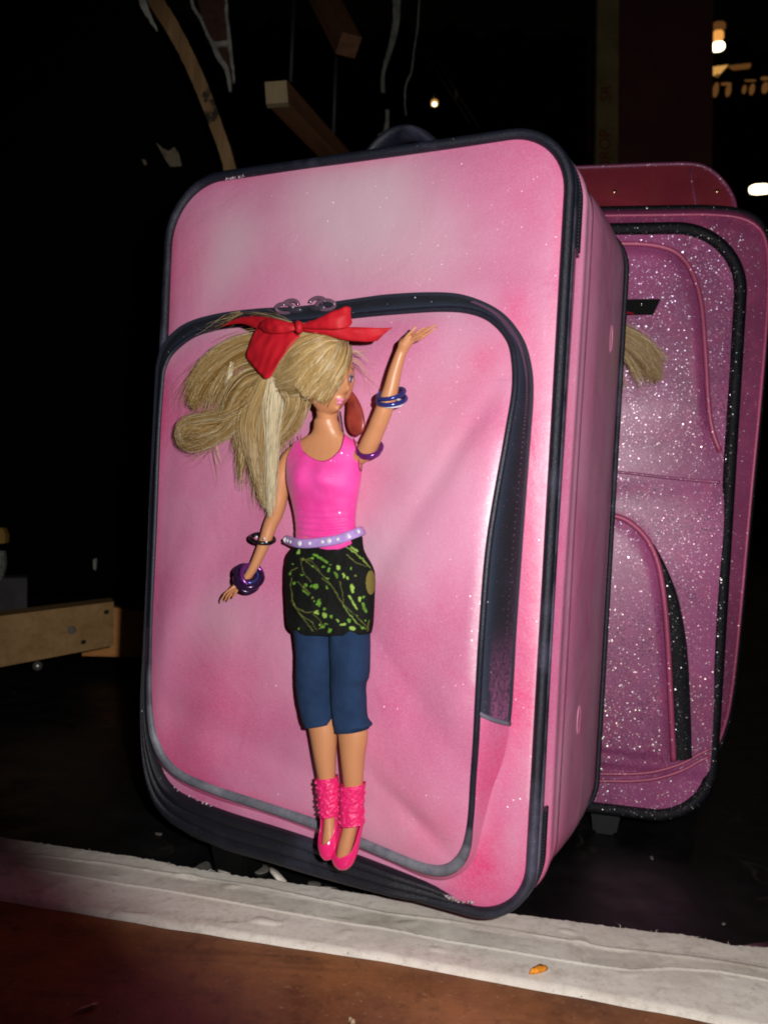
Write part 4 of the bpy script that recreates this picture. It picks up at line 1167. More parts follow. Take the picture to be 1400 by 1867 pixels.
# ---- patterned skirt
def skirt_mat():
    t = NT('black_skirt_with_green_print'); p = t.p
    at_ = t.n('ShaderNodeVertexColor', layer_name='paint'); t.l(at_.outputs[0], p.inputs['Base Color'])
    p.inputs['Roughness'].default_value = 0.8; p.inputs['Specular IOR Level'].default_value = 0.15
    t.l(t.bump(t.noise(1300, 2), 0.4, 0.0004, t.bump(t.noise(110, 3), 0.5, 0.002)), p.inputs['Normal'])
    return t.m
SK = [(978, 538, 658, .0330, .0102), (1003, 529, 661, .0332, .0112), (1038, 524, 678, .0334, .0122), (1060, 524, 681, .0336, .0126), (1093, 525, 680, .0336, .0124), (1120, 526, 679, .0334, .0120), (1142, 529, 677, .0332, .0116), (1155, 540, 674, .0330, .0110)]
M['skirt'] = skirt_mat()
bm = bmesh.new(); rgs = []
for r in interp_rows(SK, 190, 4):
    lf = (978 - 1000) / 18 * 0
    tt = max(0, min(1, (r[0] - 978) / 40))
    rr_ = ering(r[1], r[2], r[0] + 20 * (1 - tt), r[3], r[4], 330, yr=r[0], pw=2.3)
    rgs.append([P + Vector((0, -0.0006 * noise.noise(Vector((P.x * 160, 0, P.z * 60))) - 0.0003 * noise.noise(P * 300), 0)) for P in rr_])
last = rgs[-1]; c_ = sum(last, Vector()) / len(last)
rgs.append([c_ + (p - c_) * 0.965 + Vector((0, 0, 0.0008)) for p in last]); rgs.append([c_ + (p - c_) * 0.95 + Vector((0, 0, 0.006)) for p in last])
loft(bm, rgs, True, False); skirt = obj('skirt', bm, M['skirt'], DL)
# the printed pattern, dyed into the cloth: strokes and splashes in the units of the traced picture
SC_ = 3.684
def q_(x, y): return (380 + x / SC_, 930 + y / SC_)
OLV, GRN, LGN = (0.15, 0.17, 0.035), (0.13, 0.30, 0.03), (0.28, 0.45, 0.08)
strokes = [([(640, 330), (740, 410), (800, 470), (860, 560), (910, 640), (980, 700), (1070, 790)], 5, OLV), ([(900, 230), (1000, 300), (1085, 385)], 6, LGN), ([(945, 225), (1010, 310), (1095, 400)], 5, OLV),
  ([(540, 430), (560, 405), (600, 390)], 7, OLV), ([(560, 560), (575, 640), (640, 730), (700, 810)], 7, OLV), ([(590, 655), (650, 685), (725, 682)], 7, OLV), ([(880, 480), (900, 560), (905, 640)], 4, OLV),
  ([(905, 640), (940, 690), (1005, 765), (1060, 800)], 5, LGN), ([(560, 460), (552, 510), (562, 560)], 5, OLV), ([(620, 325), (640, 420), (690, 480)], 4, OLV), ([(700, 700), (745, 735), (780, 790)], 6, OLV), ([(1078, 740), (1070, 810)], 7, OLV),
  ([(650, 330), (700, 350), (745, 410)], 4, OLV), ([(760, 460), (820, 500), (870, 570)], 4, OLV), ([(560, 600), (620, 700), (690, 750), (730, 810)], 5, OLV), ([(600, 480), (640, 520), (680, 560)], 5, OLV), ([(930, 300), (990, 350), (1060, 380)], 5, OLV),
  ([(710, 300), (750, 320), (795, 352)], 15, GRN), ([(945, 575), (970, 620), (996, 665)], 12, LGN), ([(960, 250), (1000, 275)], 14, LGN), ([(640, 540), (670, 570)], 10, GRN), ([(850, 420), (865, 450)], 14, GRN), ([(1035, 630), (1058, 680)], 18, GRN)]
blobs_ = [(872, 385, 17, 18), (910, 440, 12, 16), (935, 460, 12, 10), (967, 530, 15, 32), (1015, 605, 13, 18), (722, 512, 18, 17), (655, 505, 13, 10), (690, 515, 9, 12), (795, 515, 9, 12), (742, 625, 13, 28), (780, 665, 15, 10), (780, 705, 20, 18), (725, 688, 14, 12),
  (826, 712, 11, 13), (866, 742, 9, 12), (902, 766, 22, 12), (945, 745, 13, 16), (968, 796, 26, 13), (815, 806, 13, 18), (608, 800, 12, 9), (790, 768, 12, 8), (775, 385, 9, 7), (808, 405, 10, 14), (603, 282, 14, 16), (890, 256, 12, 9), (745, 770, 10, 7), (700, 590, 6, 5), (985, 445, 5, 6)]
tr_ = random.Random(4); tiny_ = [(tr_.uniform(540, 1090), tr_.uniform(270, 815), tr_.uniform(4, 9), tr_.uniform(4, 12)) for _ in range(26)]
blobs_ = [(a, b, c * .85, d * .92) for a, b, c, d in blobs_]
me = skirt.data; ca = me.color_attributes.new('paint', 'FLOAT_COLOR', 'POINT'); buf = []
strokes = [([q_(*p) for p in P], w_ / SC_ / 2, c) for P, w_, c in strokes]; strokes = [([(v.x, v.z) for v in catmull([Vector((x, 0, y)) for x, y in P], 12)], w_, c) for P, w_, c in strokes]
def seg_d(x, y, P):
    best = 1e9
    for (ax, ay), (bx, by) in zip(P, P[1:]):
        dx, dy_ = bx - ax, by - ay; t = max(0, min(1, ((x - ax) * dx + (y - ay) * dy_) / (dx * dx + dy_ * dy_ + 1e-9)))
        best = min(best, (x - ax - dx * t) ** 2 + (y - ay - dy_ * t) ** 2)
    return best ** 0.5
for v in me.vertices:
    x, y = pix(v.co); n0 = noise.noise(v.co * 60); k = 0.006 + 0.003 * n0; col_ = [k, k * 1.1, k]
    jx = 3.2 * noise.noise(v.co * 560); jy = 3.2 * noise.noise(v.co * 560 + Vector((5, 5, 5)))
    if v.co.y > -0.030: x = 1200 - x          # the back repeats the print mirrored
    for P, w_, c in strokes:
        if min(p[0] for p in P) - 4 < x < max(p[0] for p in P) + 4 and min(p[1] for p in P) - 4 < y < max(p[1] for p in P) + 4:
            d_ = seg_d(x + jx * .5, y + jy * .5, P); a_ = max(0, min(1, (w_ + 0.5 - d_) / 0.9)) * (0.75 + 0.5 * noise.noise(v.co * 250))
            col_ = [u * (1 - a_) + z * a_ for u, z in zip(col_, c)]
    for bx, by, rx, ry in blobs_ + tiny_:
        cx_, cy_ = q_(bx, by); r_ = (((x + jx - cx_) * SC_ / rx) ** 2 + ((y + jy - cy_) * SC_ / ry) ** 2) ** 0.5
        if r_ < 1.4: a_ = max(0, min(1, (1.15 - r_) / 0.3)); col_ = [u * (1 - a_) + z * a_ for u, z in zip(col_, OLV if rx < 6 else (GRN if (bx + by) % 3 else LGN))]
    r_ = (((x - 676) / 9) ** 2 + ((y - 1062) / 22) ** 2) ** 0.5
    if r_ < 1: col_ = [0.17, 0.14, 0.035]
    buf += [max(0, u) for u in col_] + [1]
ca.data.foreach_set('color', buf)
# ---- capri pants
M['denim'] = fabric('navy_blue_cotton', (0.009, 0.026, 0.072), (0.015, 0.039, 0.10), 0.95, wv=1100, sheen=0.0)
PANTL = [(1130, 541, 604, .0322, .0110, 0), (1155, 541, 604, .0322, .0108, 0), (1201, 545, 604, .0322, .0104, 0), (1242, 544, 604, .0320, .0100, 0), (1283, 549, 607, .0318, .0096, -1), (1310, 554, 608, .0317, .0092, -3), (1325, 559, 606, .0316, .0088, -5)]
PANTR = [(1130, 604, 671, .0322, .0110, 0), (1155, 605, 671, .0322, .0108, 0), (1201, 606, 671, .0322, .0104, 0), (1238, 607, 669, .0320, .0102, 0), (1248, 607, 664, .0320, .0100, 0), (1283, 608, 664, .0318, .0096, 0), (1312, 610, 668, .0317, .0092, 0), (1322, 612, 676, .0317, .0092, 0), (1334, 615, 669, .0316, .0086, -3)]
bm = bmesh.new()
for PT in (PANTL, PANTR):
    rgs = []
    for r in interp_rows(PT, 46, 5):
        rr_ = ering(r[1], r[2], r[0], r[3], r[4], 60, yr=r[0] + r[5], pw=2.2)
        rgs.append([P + Vector((0, -0.0009 * noise.noise(Vector((P.x * 90, P.z * 55, 2))) - 0.0004 * noise.noise(P * 210), 0)) for P in rr_])
    last = rgs[-1]; c_ = sum(last, Vector()) / len(last)
    hem = [c_ + (p - c_) * 1.03 + Vector((0, 0, 0.0004)) for p in last]
    hem2 = [c_ + (p - c_) * 1.05 + Vector((0, 0, 0.0022)) for p in last]
    rgs = rgs[:-2] + [hem2, hem]
    rgs.append([c_ + (p - c_) * 0.94 + Vector((0, 0, 0.0002)) for p in last]); rgs.append([c_ + (p - c_) * 0.92 + Vector((0, 0, 0.004)) for p in last])
    loft(bm, rgs, True, False)
obj('capri_pants', bm, M['denim'], DL)
# ---- belt with stones
M['lilac'] = simple('lilac_vinyl_belt', (0.42, 0.27, 0.62), 0.3, var=0.15, vscale=300)
M['gem'] = simple('rhinestone', (0.80, 0.82, 0.88), 0.12, 0.15, 0.8)
bl_px = [(522, 984, .0340), (540, 990, .0415), (562, 991, .0443), (590, 988, .0450), (615, 984, .0448), (638, 976, .0430), (656, 969, .0372), (662, 967, .0320)]
bp = catmull([L(*q) for q in bl_px], 60)
back = catmull([bp[-1], L(640, 976, .0225), L(590, 986, .0215), L(545, 988, .0225), L(524, 984, .030), bp[0]], 40)
loop = bp + back[1:-1]
bm = bmesh.new(); tube(bm, loop, 1.0, 12, True, True, flat=(0.0010, 0.0027))
blt = obj('belt', bm, M['lilac'], DL)
def gem(P, r, par, name='rhinestone'):
    bm = bmesh.new(); bmesh.ops.create_icosphere(bm, subdivisions=1, radius=r)
    for v in bm.verts: v.co.y *= 0.6; v.co += P
    return obj(name, bm, M['gem'], par, smooth=False)
for k, f in enumerate((0.0, 0.07, 0.15, 0.30, 0.42, 0.55, 0.62, 0.71, 0.80, 0.90, 0.97)):
    P = bp[int(f * 59)] + Vector((0.0, -0.0010, 0.0))
    gem(P, 0.0012 if k % 3 else 0.0017, blt)
bm = bmesh.new()                                  # tank hem peeking below the belt
rows_ = [[L(x_, y_ + dy_, o_) for x_, y_, o_ in ((572, 994, .0433), (590, 996, .0442), (606, 996, .0442), (624, 991, .0434), (640, 983, .0418))] for dy_ in (-6, 4, 8)]
rows_ = [catmull(r, 24) for r in rows_]; rows_[2] = [p + Vector((0, 0.001, 0)) for p in rows_[2]]
loft(bm, rows_, False, False); obj('tank_hem', bm, M['tank'], tank)
# ---- leg warmers with beads
M['warmer'] = simple('hot_pink_knit', (0.80, 0.020, 0.16), 0.35, bump=(900, 0.5, 0.0008))
def warmer(rows, seed):
    bm = bmesh.new(); rgs = []
    rw = interp_rows(rows, 70, 4)
    for r in rw:
        rgs.append([P for P in ering(r[1], r[2], r[0], r[3], r[4], 72)])
    c_ = [sum(g_, Vector()) / len(g_) for g_ in rgs]
    out = []
    for j, (g_, c) in enumerate(zip(rgs, c_)):
        out.append([p + (p - c).normalized() * (0.00055 * max(-0.3, noise.noise(p * 520)) + 0.0005 * abs(noise.noise(p * 900))) for p in g_])
    out.append([c_[-1] + (p - c_[-1]) * 0.75 + Vector((0, 0, 0.001)) for p in rgs[-1]]); out.insert(0, [c_[0] + (p - c_[0]) * 0.8 - Vector((0, 0, 0.001)) for p in rgs[0]])
    loft(bm, out, True, False)
    o_ = obj('leg_warmer', bm, M['warmer'], DL)
    rr = random.Random(seed); bm = bmesh.new()
    for _ in range(75):
        j = rr.randrange(3, 67); k = rr.randrange(72); p = rgs[j][k]; n_ = (p - c_[j]).normalized()
        r_ = rr.uniform(0.0005, 0.0009)
        vs_ = bmesh.ops.create_icosphere(bm, subdivisions=1, radius=r_)['verts']
        for v in vs_: v.co += p + n_ * 0.0005
    b_ = obj('beads', bm, M['warmer_bead'], o_, smooth=False); b_['kind'] = 'stuff'
M['warmer_bead'] = simple('pink_bead', (0.85, 0.05, 0.24), 0.12, coat=1.0)
warmer([(1416, 579, 614, .0314, .0062), (1440, 580, 617, .0314, .0060), (1465, 583, 618, .0316, .0058), (1487, 587, 616, .0322, .0056)], 1)
warmer([(1429, 622, 664, .0314, .0066), (1450, 621, 662, .0316, .0064), (1480, 621, 661, .0320, .0062), (1503, 622, 662, .0326, .0060)], 2)
# ---- shoes
M['shoe'] = simple('hot_pink_shoe', (0.82, 0.022, 0.17), 0.22, coat=0.4)
def shoe(rows, tilt):
    """rows: y, xl, xr, out, depth, half-opening angle in degrees (0 closed)"""
    bm = bmesh.new(); n_ = 40; outer = []
    for r in interp_rows(rows, 40, 5):
        a0 = radians(max(0.0, r[5]))
        pa = L(r[1], r[0], r[3]); pb = L(r[2], r[0] + tilt, r[3]); c = (pa + pb) / 2; e = (pb - pa) / 2
        row = []
        for k in range(n_ + 1):
            th = pi / 2 + a0 + (2 * pi - 2 * a0) * k / n_
            row.append(c + e * cos(th) + Vector((0, -r[4] * sin(th), 0)))
        outer.append(row)
    vs_ = [[bm.verts.new(p) for p in r] for r in outer]
    for a_, b_ in zip(vs_, vs_[1:]):
        for k in range(n_): bm.faces.new((a_[k], a_[k + 1], b_[k + 1], b_[k]))
    tip = bm.verts.new(sum((v.co for v in vs_[-1]), Vector()) / (n_ + 1) + Vector((0, -0.0002, -0.0006)))
    for k in range(n_): bm.faces.new((vs_[-1][k], vs_[-1][k + 1], tip))
    bmesh.ops.remove_doubles(bm, verts=bm.verts, dist=1e-5)
    o_ = obj('shoe', bm, M['shoe'], DL)
    md = o_.modifiers.new('thickness', 'SOLIDIFY'); md.thickness = 0.0005; md.offset = -1
    # heel behind
    r = rows[0]; bm = bmesh.new(); c = L((r[1] + r[2]) / 2, r[0] + 4, r[3] - r[4]); t_ = L((rows[-1][1] + rows[-1][2]) / 2 + 2, rows[-1][0] - 8, 0.0255)
    tube(bm, [c + Vector((0, 0.0002, 0)), c.lerp(t_, 0.4) + Vector((0, 0.0004, 0)), t_], [0.0024, 0.0013, 0.0009], 8)
    obj('heel', bm, M['shoe'], o_)
shoe([(1487, 586, 615, .0318, .0052, 72), (1505, 586, 615, .0326, .0052, 66), (1518, 584, 614, .0336, .0052, 58), (1528, 582, 613, .0345, .0053, 40), (1536, 581, 613, .0352, .0054, 0), (1548, 583, 612, .0358, .0050, 0), (1558, 586, 610, .0362, .0042, 0), (1566, 591, 606, .0366, .0026, 0)], 0)
shoe([(1500, 621, 662, .0318, .0056, 70), (1520, 617, 658, .0328, .0056, 62), (1536, 612, 655, .0338, .0056, 54), (1550, 608, 652, .0348, .0056, 38), (1558, 606, 650, .0354, .0056, 0), (1568, 607, 646, .0360, .0050, 0), (1577, 611, 641, .0365, .0040, 0), (1583, 617, 634, .0368, .0024, 0)], 2)
# ---- bangles
M['bangle_blue'] = simple('metallic_blue_bangle', (0.04, 0.05, 0.26), 0.2, 0.45)
M['bangle_purple'] = simple('metallic_purple_bangle', (0.16, 0.025, 0.20), 0.2, 0.45)
M['bangle_dark'] = simple('dark_purple_bangle', (0.035, 0.012, 0.055), 0.2, 0.4)
M['bangle_black'] = simple('black_bangle', (0.01, 0.01, 0.012), 0.25, 0.3)
def bangle(px, py, out, rpx, ax, tiltout, r, mat, name='bangle'):
    """ring of radius rpx px whose long axis leans 'ax' degrees in the picture plane, seen foreshortened by tiltout degrees"""
    c = L(px, py, out); R_ = rpx / 3160
    u = Vector((cos(radians(ax)), 0, -sin(radians(ax)))); nrm = Vector((sin(radians(ax)), 0, cos(radians(ax))))
    w_ = (Vector((0, -1, 0)) * cos(radians(tiltout)) - nrm * sin(radians(tiltout)))
    path = [c + u * R_ * cos(a) + w_ * R_ * sin(a) for a in [k / 44 * 2 * pi for k in range(44)]]
    bm = bmesh.new(); tube(bm, path, r, 8, True)
    return obj(name, bm, mat, DL)
bangle(713, 718, .0425, 23, -4, 30, 0.0012, M['bangle_blue']); bangle(714, 729, .0420, 24, 2, 28, 0.0013, M['bangle_blue']); bangle(711, 734, .0415, 22, 10, 24, 0.0007, M['gem'], 'silver_bangle')
bangle(674, 818, .0375, 21, 4, 42, 0.0013, M['bangle_purple']); bangle(673, 824, .0370, 19, 12, 36, 0.0008, M['bangle_purple'])
bb = bangle(479, 982, .0320, 22, 14, 14, 0.0012, M['bangle_black'])
for q in ((468, 979), (482, 982), (486, 988)): gem(L(q[0], q[1], .0395), 0.0008, bb)
bangle(448, 1046, .0345, 19, 38, 30, 0.0016, M['bangle_dark']); bangle(454, 1054, .0345, 24, 20, 36, 0.0019, M['bangle_dark']); bangle(460, 1049, .034, 21, 62, 28, 0.0014, M['bangle_purple']); bangle(452, 1062, .0345, 19, 50, 40, 0.0015, M['bangle_dark']); bangle(455, 1050, .0350, 16, 30, 38, 0.0009, M['bangle_blue'])
# ---- earring and its beaded drop
bm = bmesh.new()
ep = catmull([L(*q, .0335) for q in [(633, 708), (648, 721), (660, 745), (665, 772), (661, 788), (650, 795), (638, 788), (632, 768), (633, 740)]], 50, True)
ec = sum(ep, Vector()) / len(ep)
fr_ = [[ec + (p - ec) * s_ + Vector((0, y_, 0)) for p in ep] for s_, y_ in ((0.9, 0.0008), (1.0, 0.0003), (1.0, -0.0003), (0.88, -0.0009), (0.4, -0.0012))]
loft(bm, fr_); obj('teardrop_earring', bm, simple('red_brown_earring', (0.25, 0.035, 0.025), 0.3, var=0.4, vscale=90), DL)
bm = bmesh.new()
for k in range(11):
    vs_ = bmesh.ops.create_icosphere(bm, subdivisions=1, radius=0.0008)['verts']; P = L(620 + 0.6 * k, 752 + 4 * k, .0345)
    for v in vs_: v.co += P
o_ = obj('beaded_chain', bm, simple('dark_beads', (0.10, 0.05, 0.06), 0.3, 0.5), DL); o_['kind'] = 'stuff'
# ---- hair
def hair_mat():
    t = NT('ash_blonde_hair'); p = t.p
    at_ = t.n('ShaderNodeVertexColor', layer_name='paint'); t.l(at_.outputs[0], p.inputs['Base Color'])
    p.inputs['Roughness'].default_value = 0.36; p.inputs['Specular IOR Level'].default_value = 0.6
    return t.m
M['hair'] = hair_mat()
BL = (0.61, 0.42, 0.18); BR = (0.25, 0.135, 0.036); PA = (0.76, 0.66, 0.44)
hv, hf_, hcol = [], [], []
loop_range = [0, 0, 0, 0]
hr = random.Random(11)
def strands(guide, n, nseg=14, rad=0.00017, col=BL, col2=BR, cmix=0.35, jit=0.0008, taper=0.35, lenvar=0.12, depth=None):
    """guide: (px, py, half-width px, out, half-depth m)"""
    n = int(n * 1.75)
    P = catmull([L(g[0], g[1], g[3]) for g in guide], nseg)
    W = catmull([Vector((g[2] / 3160, g[4] * 1.0, i * 0.01)) for i, g in enumerate(guide)], nseg)
    for s_ in range(n):
        a, b = hr.gauss(0, 0.46), hr.gauss(0, 0.45); spread = 1 + 0.5 * hr.random(); kink = hr.gauss(0, 1)
        a = max(-1.5, min(1.5, a)); b = max(-1, min(1, b))
        ln = 1 - hr.random() * lenvar * 1.5 - (0.16 * hr.random() if hr.random() < 0.4 else 0)
        ph = hr.uniform(0, 6.28); am = jit * hr.uniform(0.3, 1.6) * (2.6 if hr.random() < 0.08 else 1)
        n = n; fq = hr.uniform(2, 5)
        k_ = cmix * 2.2 * noise.noise(Vector((a * 2.2 + guide[0][0], b * 1.2, guide[0][1]))) + cmix + hr.gauss(0, 0.11)
        k_ = max(0, min(1, k_)); base = [x_ * (1 - k_) + y_ * k_ for x_, y_ in zip(col, col2)]
        if hr.random() < 0.13: base = list(PA)
        v0 = len(hv)
        for i in range(nseg):
            t = i / (nseg - 1) * ln
            f = t * (nseg - 1); j = min(nseg - 2, int(f)); q = f - j
            p = P[j].lerp(P[j + 1], q); wv = W[j].lerp(W[j + 1], q)
            T = (P[j + 1] - P[j]).normalized(); sd = Vector((T.z, 0, -T.x))
            if sd.length < 1e-5: sd = Vector((1, 0, 0))
            sd.normalize(); dpv = T.cross(sd).normalized()
            if dpv.y > 0: dpv = -dpv
            c = p + sd * (a * wv.x * (1 + (spread - 1) * t) + kink * 0.0013 * t * t) + Vector((0, -1, 0)) * (b * wv.y) + sd * am * sin(t * fq + ph) * t + Vector((0, -1, 0)) * am * 0.6 * cos(t * fq * 1.3 + ph) * t
            c.y = min(c.y, -0.0185 - 0.0012 * hr.random())
            rr_ = rad * (1 - (1 - taper) * t)
            for m_ in range(3):
                an = m_ * 2.0944 + ph
                hv.append(c + sd * (rr_ * cos(an)) + dpv * (rr_ * sin(an))); hcol.append(base)
            if i:
                o1, o2 = v0 + (i - 1) * 3, v0 + i * 3
                for m_ in range(3): hf_.append((o1 + m_, o1 + (m_ + 1) % 3, o2 + (m_ + 1) % 3, o2 + m_))
H0 = 0.0415
# cap swept back over the skull towards the ribbon, then the blunt fringe over the near cheek
strands([(628, 626, 10, .0440, .004), (604, 628, 22, .0540, .003), (572, 652, 30, .0575, .003), (540, 680, 22, .0560, .004), (505, 698, 14, .0500, .005)], 520, 16, lenvar=0.04)
strands([(628, 618, 8, .0420, .004), (590, 613, 16, .0490, .004), (545, 632, 24, .0500, .004), (505, 665, 22, .0480, .005), (482, 690, 16, .0450, .005)], 420, 16, lenvar=0.04)
strands([(632, 634, 6, .0440, .003), (624, 654, 11, .0500, .003), (606, 680, 15, .0545, .0025), (588, 704, 16, .0555, .002), (575, 728, 15, .0545, .002)], 480, 16, lenvar=0.07, cmix=0.22, taper=0.8)
strands([(633, 630, 4, .0400, .003), (633, 650, 5, .0440, .003), (626, 670, 6, .0490, .0025), (612, 692, 7, .0520, .002), (596, 716, 7, .0530, .002)], 200, 16, lenvar=0.12, cmix=0.65, col=(0.40, 0.24, 0.13))
strands([(620, 622, 10, .0470, .003), (604, 642, 20, .0555, .0025), (585, 668, 22, .0585, .002), (564, 695, 22, .0585, .002), (548, 716, 18, .0570, .003)], 520, 16, lenvar=0.08, cmix=0.25, taper=0.8)
strands([(606, 618, 14, .0430, .004), (560, 625, 20, .0450, .006), (540, 660, 24, .0440, .008), (535, 700, 22, .0420, .009), (545, 735, 14, .0400, .006)], 420, 14, cmix=0.6)
# behind the far side and back of the head
strands([(610, 612, 10, .0400, .006), (580, 618, 16, .0340, .005), (560, 650, 24, .0300, .004), (556, 690, 24, .0290, .004)], 260, 12, cmix=0.7)
# short lock under the ear down to the shoulder side
strands([(512, 690, 14, .0470, .005), (530, 705, 22, .0480, .005), (541, 735, 18, .0450, .006), (528, 770, 16, .0400, .006), (505, 800, 10, .0360, .005), (494, 830, 5, .034, .004)], 420, 16, cmix=0.3)
# the long straight fall
strands([(500, 686, 16, .0460, .005), (490, 715, 28, .0450, .006), (478, 760, 34, .0420, .006), (474, 810, 22, .0390, .005), (480, 870, 12, .0370, .004), (490, 930, 5, .0360, .002)], 760, 20, cmix=0.28, lenvar=0.30)
strands([(505, 690, 12, .0480, .004), (498, 740, 16, .0470, .004), (497, 790, 10, .0440, .004), (496, 850, 7, .0410, .003), (494, 905, 6, .0395, .003), (493, 945, 3, .0390, .001)], 260, 20, col=PA, cmix=0.1, lenvar=0.2)
strands([(478, 720, 20, .0420, .004), (458, 770, 22, .0380, .004), (446, 815, 14, .0350, .004), (440, 850, 9, .0330, .003), (438, 895, 3, .0310, .001)], 190, 16, cmix=0.55, lenvar=0.5)
strands([(482, 760, 16, .0400, .004), (474, 820, 14, .0360, .004), (470, 870, 10, .0340, .003), (478, 930, 4, .0320, .001)], 120, 16, cmix=0.5, lenvar=0.5)
# upper left tail
strands([(480, 625, 18, .0400, .005), (440, 638, 18, .0390, .005), (400, 664, 21, .0370, .004), (370, 700, 19, .0350, .004), (349, 745, 14, .0330, .003)], 560, 16, cmix=0.55, lenvar=0.12)
strands([(478, 615, 12, .0380, .004), (430, 626, 12, .0360, .004), (385, 655, 12, .0340, .003), (340, 700, 8, .0320, .002)], 160, 14, cmix=0.5, lenvar=0.35, jit=0.002)
strands([(470, 650, 8, .0400, .003), (425, 668, 8, .0380, .003), (398, 700, 8, .0360, .003), (372, 760, 7, .0340, .002)], 60, 14, cmix=0.3, lenvar=0.2)
strands([(424, 660, 3, .0400, .001), (418, 690, 5, .0400, .001), (416, 730, 3, .0390, .001)], 40, 10, col=PA, cmix=0.1)
# middle tail that curls back on itself at the lower left
strands([(490, 680, 18, .0430, .005), (455, 695, 26, .0410, .006), (428, 730, 26, .0390, .006), (410, 775, 18, .0370, .005)], 420, 14, cmix=0.75, lenvar=0.2)
loop_range[0], loop_range[1] = len(hv), len(hf_)
strands([(480, 715, 16, .0410, .004), (440, 750, 18, .0385, .004), (395, 778, 14, .0360, .003), (355, 790, 15, .0365, .004), (331, 797, 13, .0355, .003)], 560, 18, cmix=0.65, lenvar=0.16, jit=0.0012)
strands([(488, 700, 14, .0440, .004), (455, 735, 18, .0420, .005), (415, 757, 12, .0400, .004), (370, 765, 10, .0385, .003), (338, 774, 10, .0370, .003), (330, 790, 9, .0350, .003), (338, 810, 9, .0330, .003), (360, 808, 9, .0320, .003), (405, 795, 9, .0320, .002)], 300, 26, cmix=0.6, lenvar=0.22, jit=0.0012)
strands([(480, 712, 16, .0420, .004), (440, 755, 18, .0390, .005), (400, 790, 14, .0360, .004), (350, 815, 8, .0330, .002)], 300, 16, cmix=0.5, lenvar=0.25)
loop_range[2], loop_range[3] = len(hv), len(hf_)
strands([(490, 705, 16, .0440, .004), (462, 750, 20, .0420, .004), (440, 790, 20, .0380, .004), (425, 825, 16, .0340, .003)], 200, 14, cmix=0.3, lenvar=0.45)
# flyaway hairs
fly0, fly1 = len(hv), len(hf_)
for g, k_ in (([(400, 650, 14, .038, .003), (365, 680, 20, .035, .003), (335, 720, 24, .032, .002), (318, 762, 20, .030, .002)], 30), ([(470, 740, 22, .040, .004), (440, 800, 26, .035, .003), (410, 850, 26, .031, .002)], 34),
              ([(478, 800, 22, .037, .004), (468, 870, 20, .034, .003), (470, 940, 12, .031, .002)], 44), ([(420, 690, 14, .038, .003), (395, 740, 20, .036, .002), (372, 775, 18, .034, .002)], 26), ([(510, 720, 18, .044, .004), (520, 780, 18, .040, .003), (508, 840, 14, .037, .002)], 30),
              ([(400, 790, 12, .034, .003), (360, 825, 16, .031, .002), (335, 835, 14, .029, .002)], 22)):
    strands(g, k_, 14, 0.00011, lenvar=0.45, jit=0.0025)
for g in ([(636, 650, 1, .040, .001), (660, 668, 2, .036, .001), (678, 695, 2, .032, .001), (684, 720, 2, .030, .001)], [(635, 640, 1, .040, .001), (665, 645, 3, .036, .001), (690, 655, 4, .032, .001)],
          [(560, 600, 3, .040, .002), (500, 578, 5, .040, .002), (450, 572, 5, .036, .002), (405, 590, 6, .032, .002)], [(470, 850, 14, .033, .002), (445, 880, 18, .030, .001), (420, 880, 10, .028, .001)],
          [(440, 570, 4, .036, .002), (400, 585, 6, .034, .002), (360, 600, 10, .030, .002)], [(500, 800, 14, .036, .002), (520, 830, 16, .034, .002), (505, 900, 14, .032, .002)], [(380, 700, 8, .034, .002), (345, 760, 10, .030, .002), (330, 800, 12, .028, .002)],
          [(390, 800, 14, .032, .002), (400, 850, 14, .030, .001), (410, 900, 16, .028, .001)]):
    strands(g, 7, 14, 0.00010, lenvar=0.5, jit=0.004)
me = bpy.data.meshes.new('hair'); me.from_pydata([tuple(v) for v in hv], [], hf_)
ca = me.color_attributes.new('paint', 'FLOAT_COLOR', 'POINT')
ca.data.foreach_set('color', [c for b in hcol for c in (b[0], b[1], b[2], 1.0)])
hair = link('hair', me, M['hair'], DL)
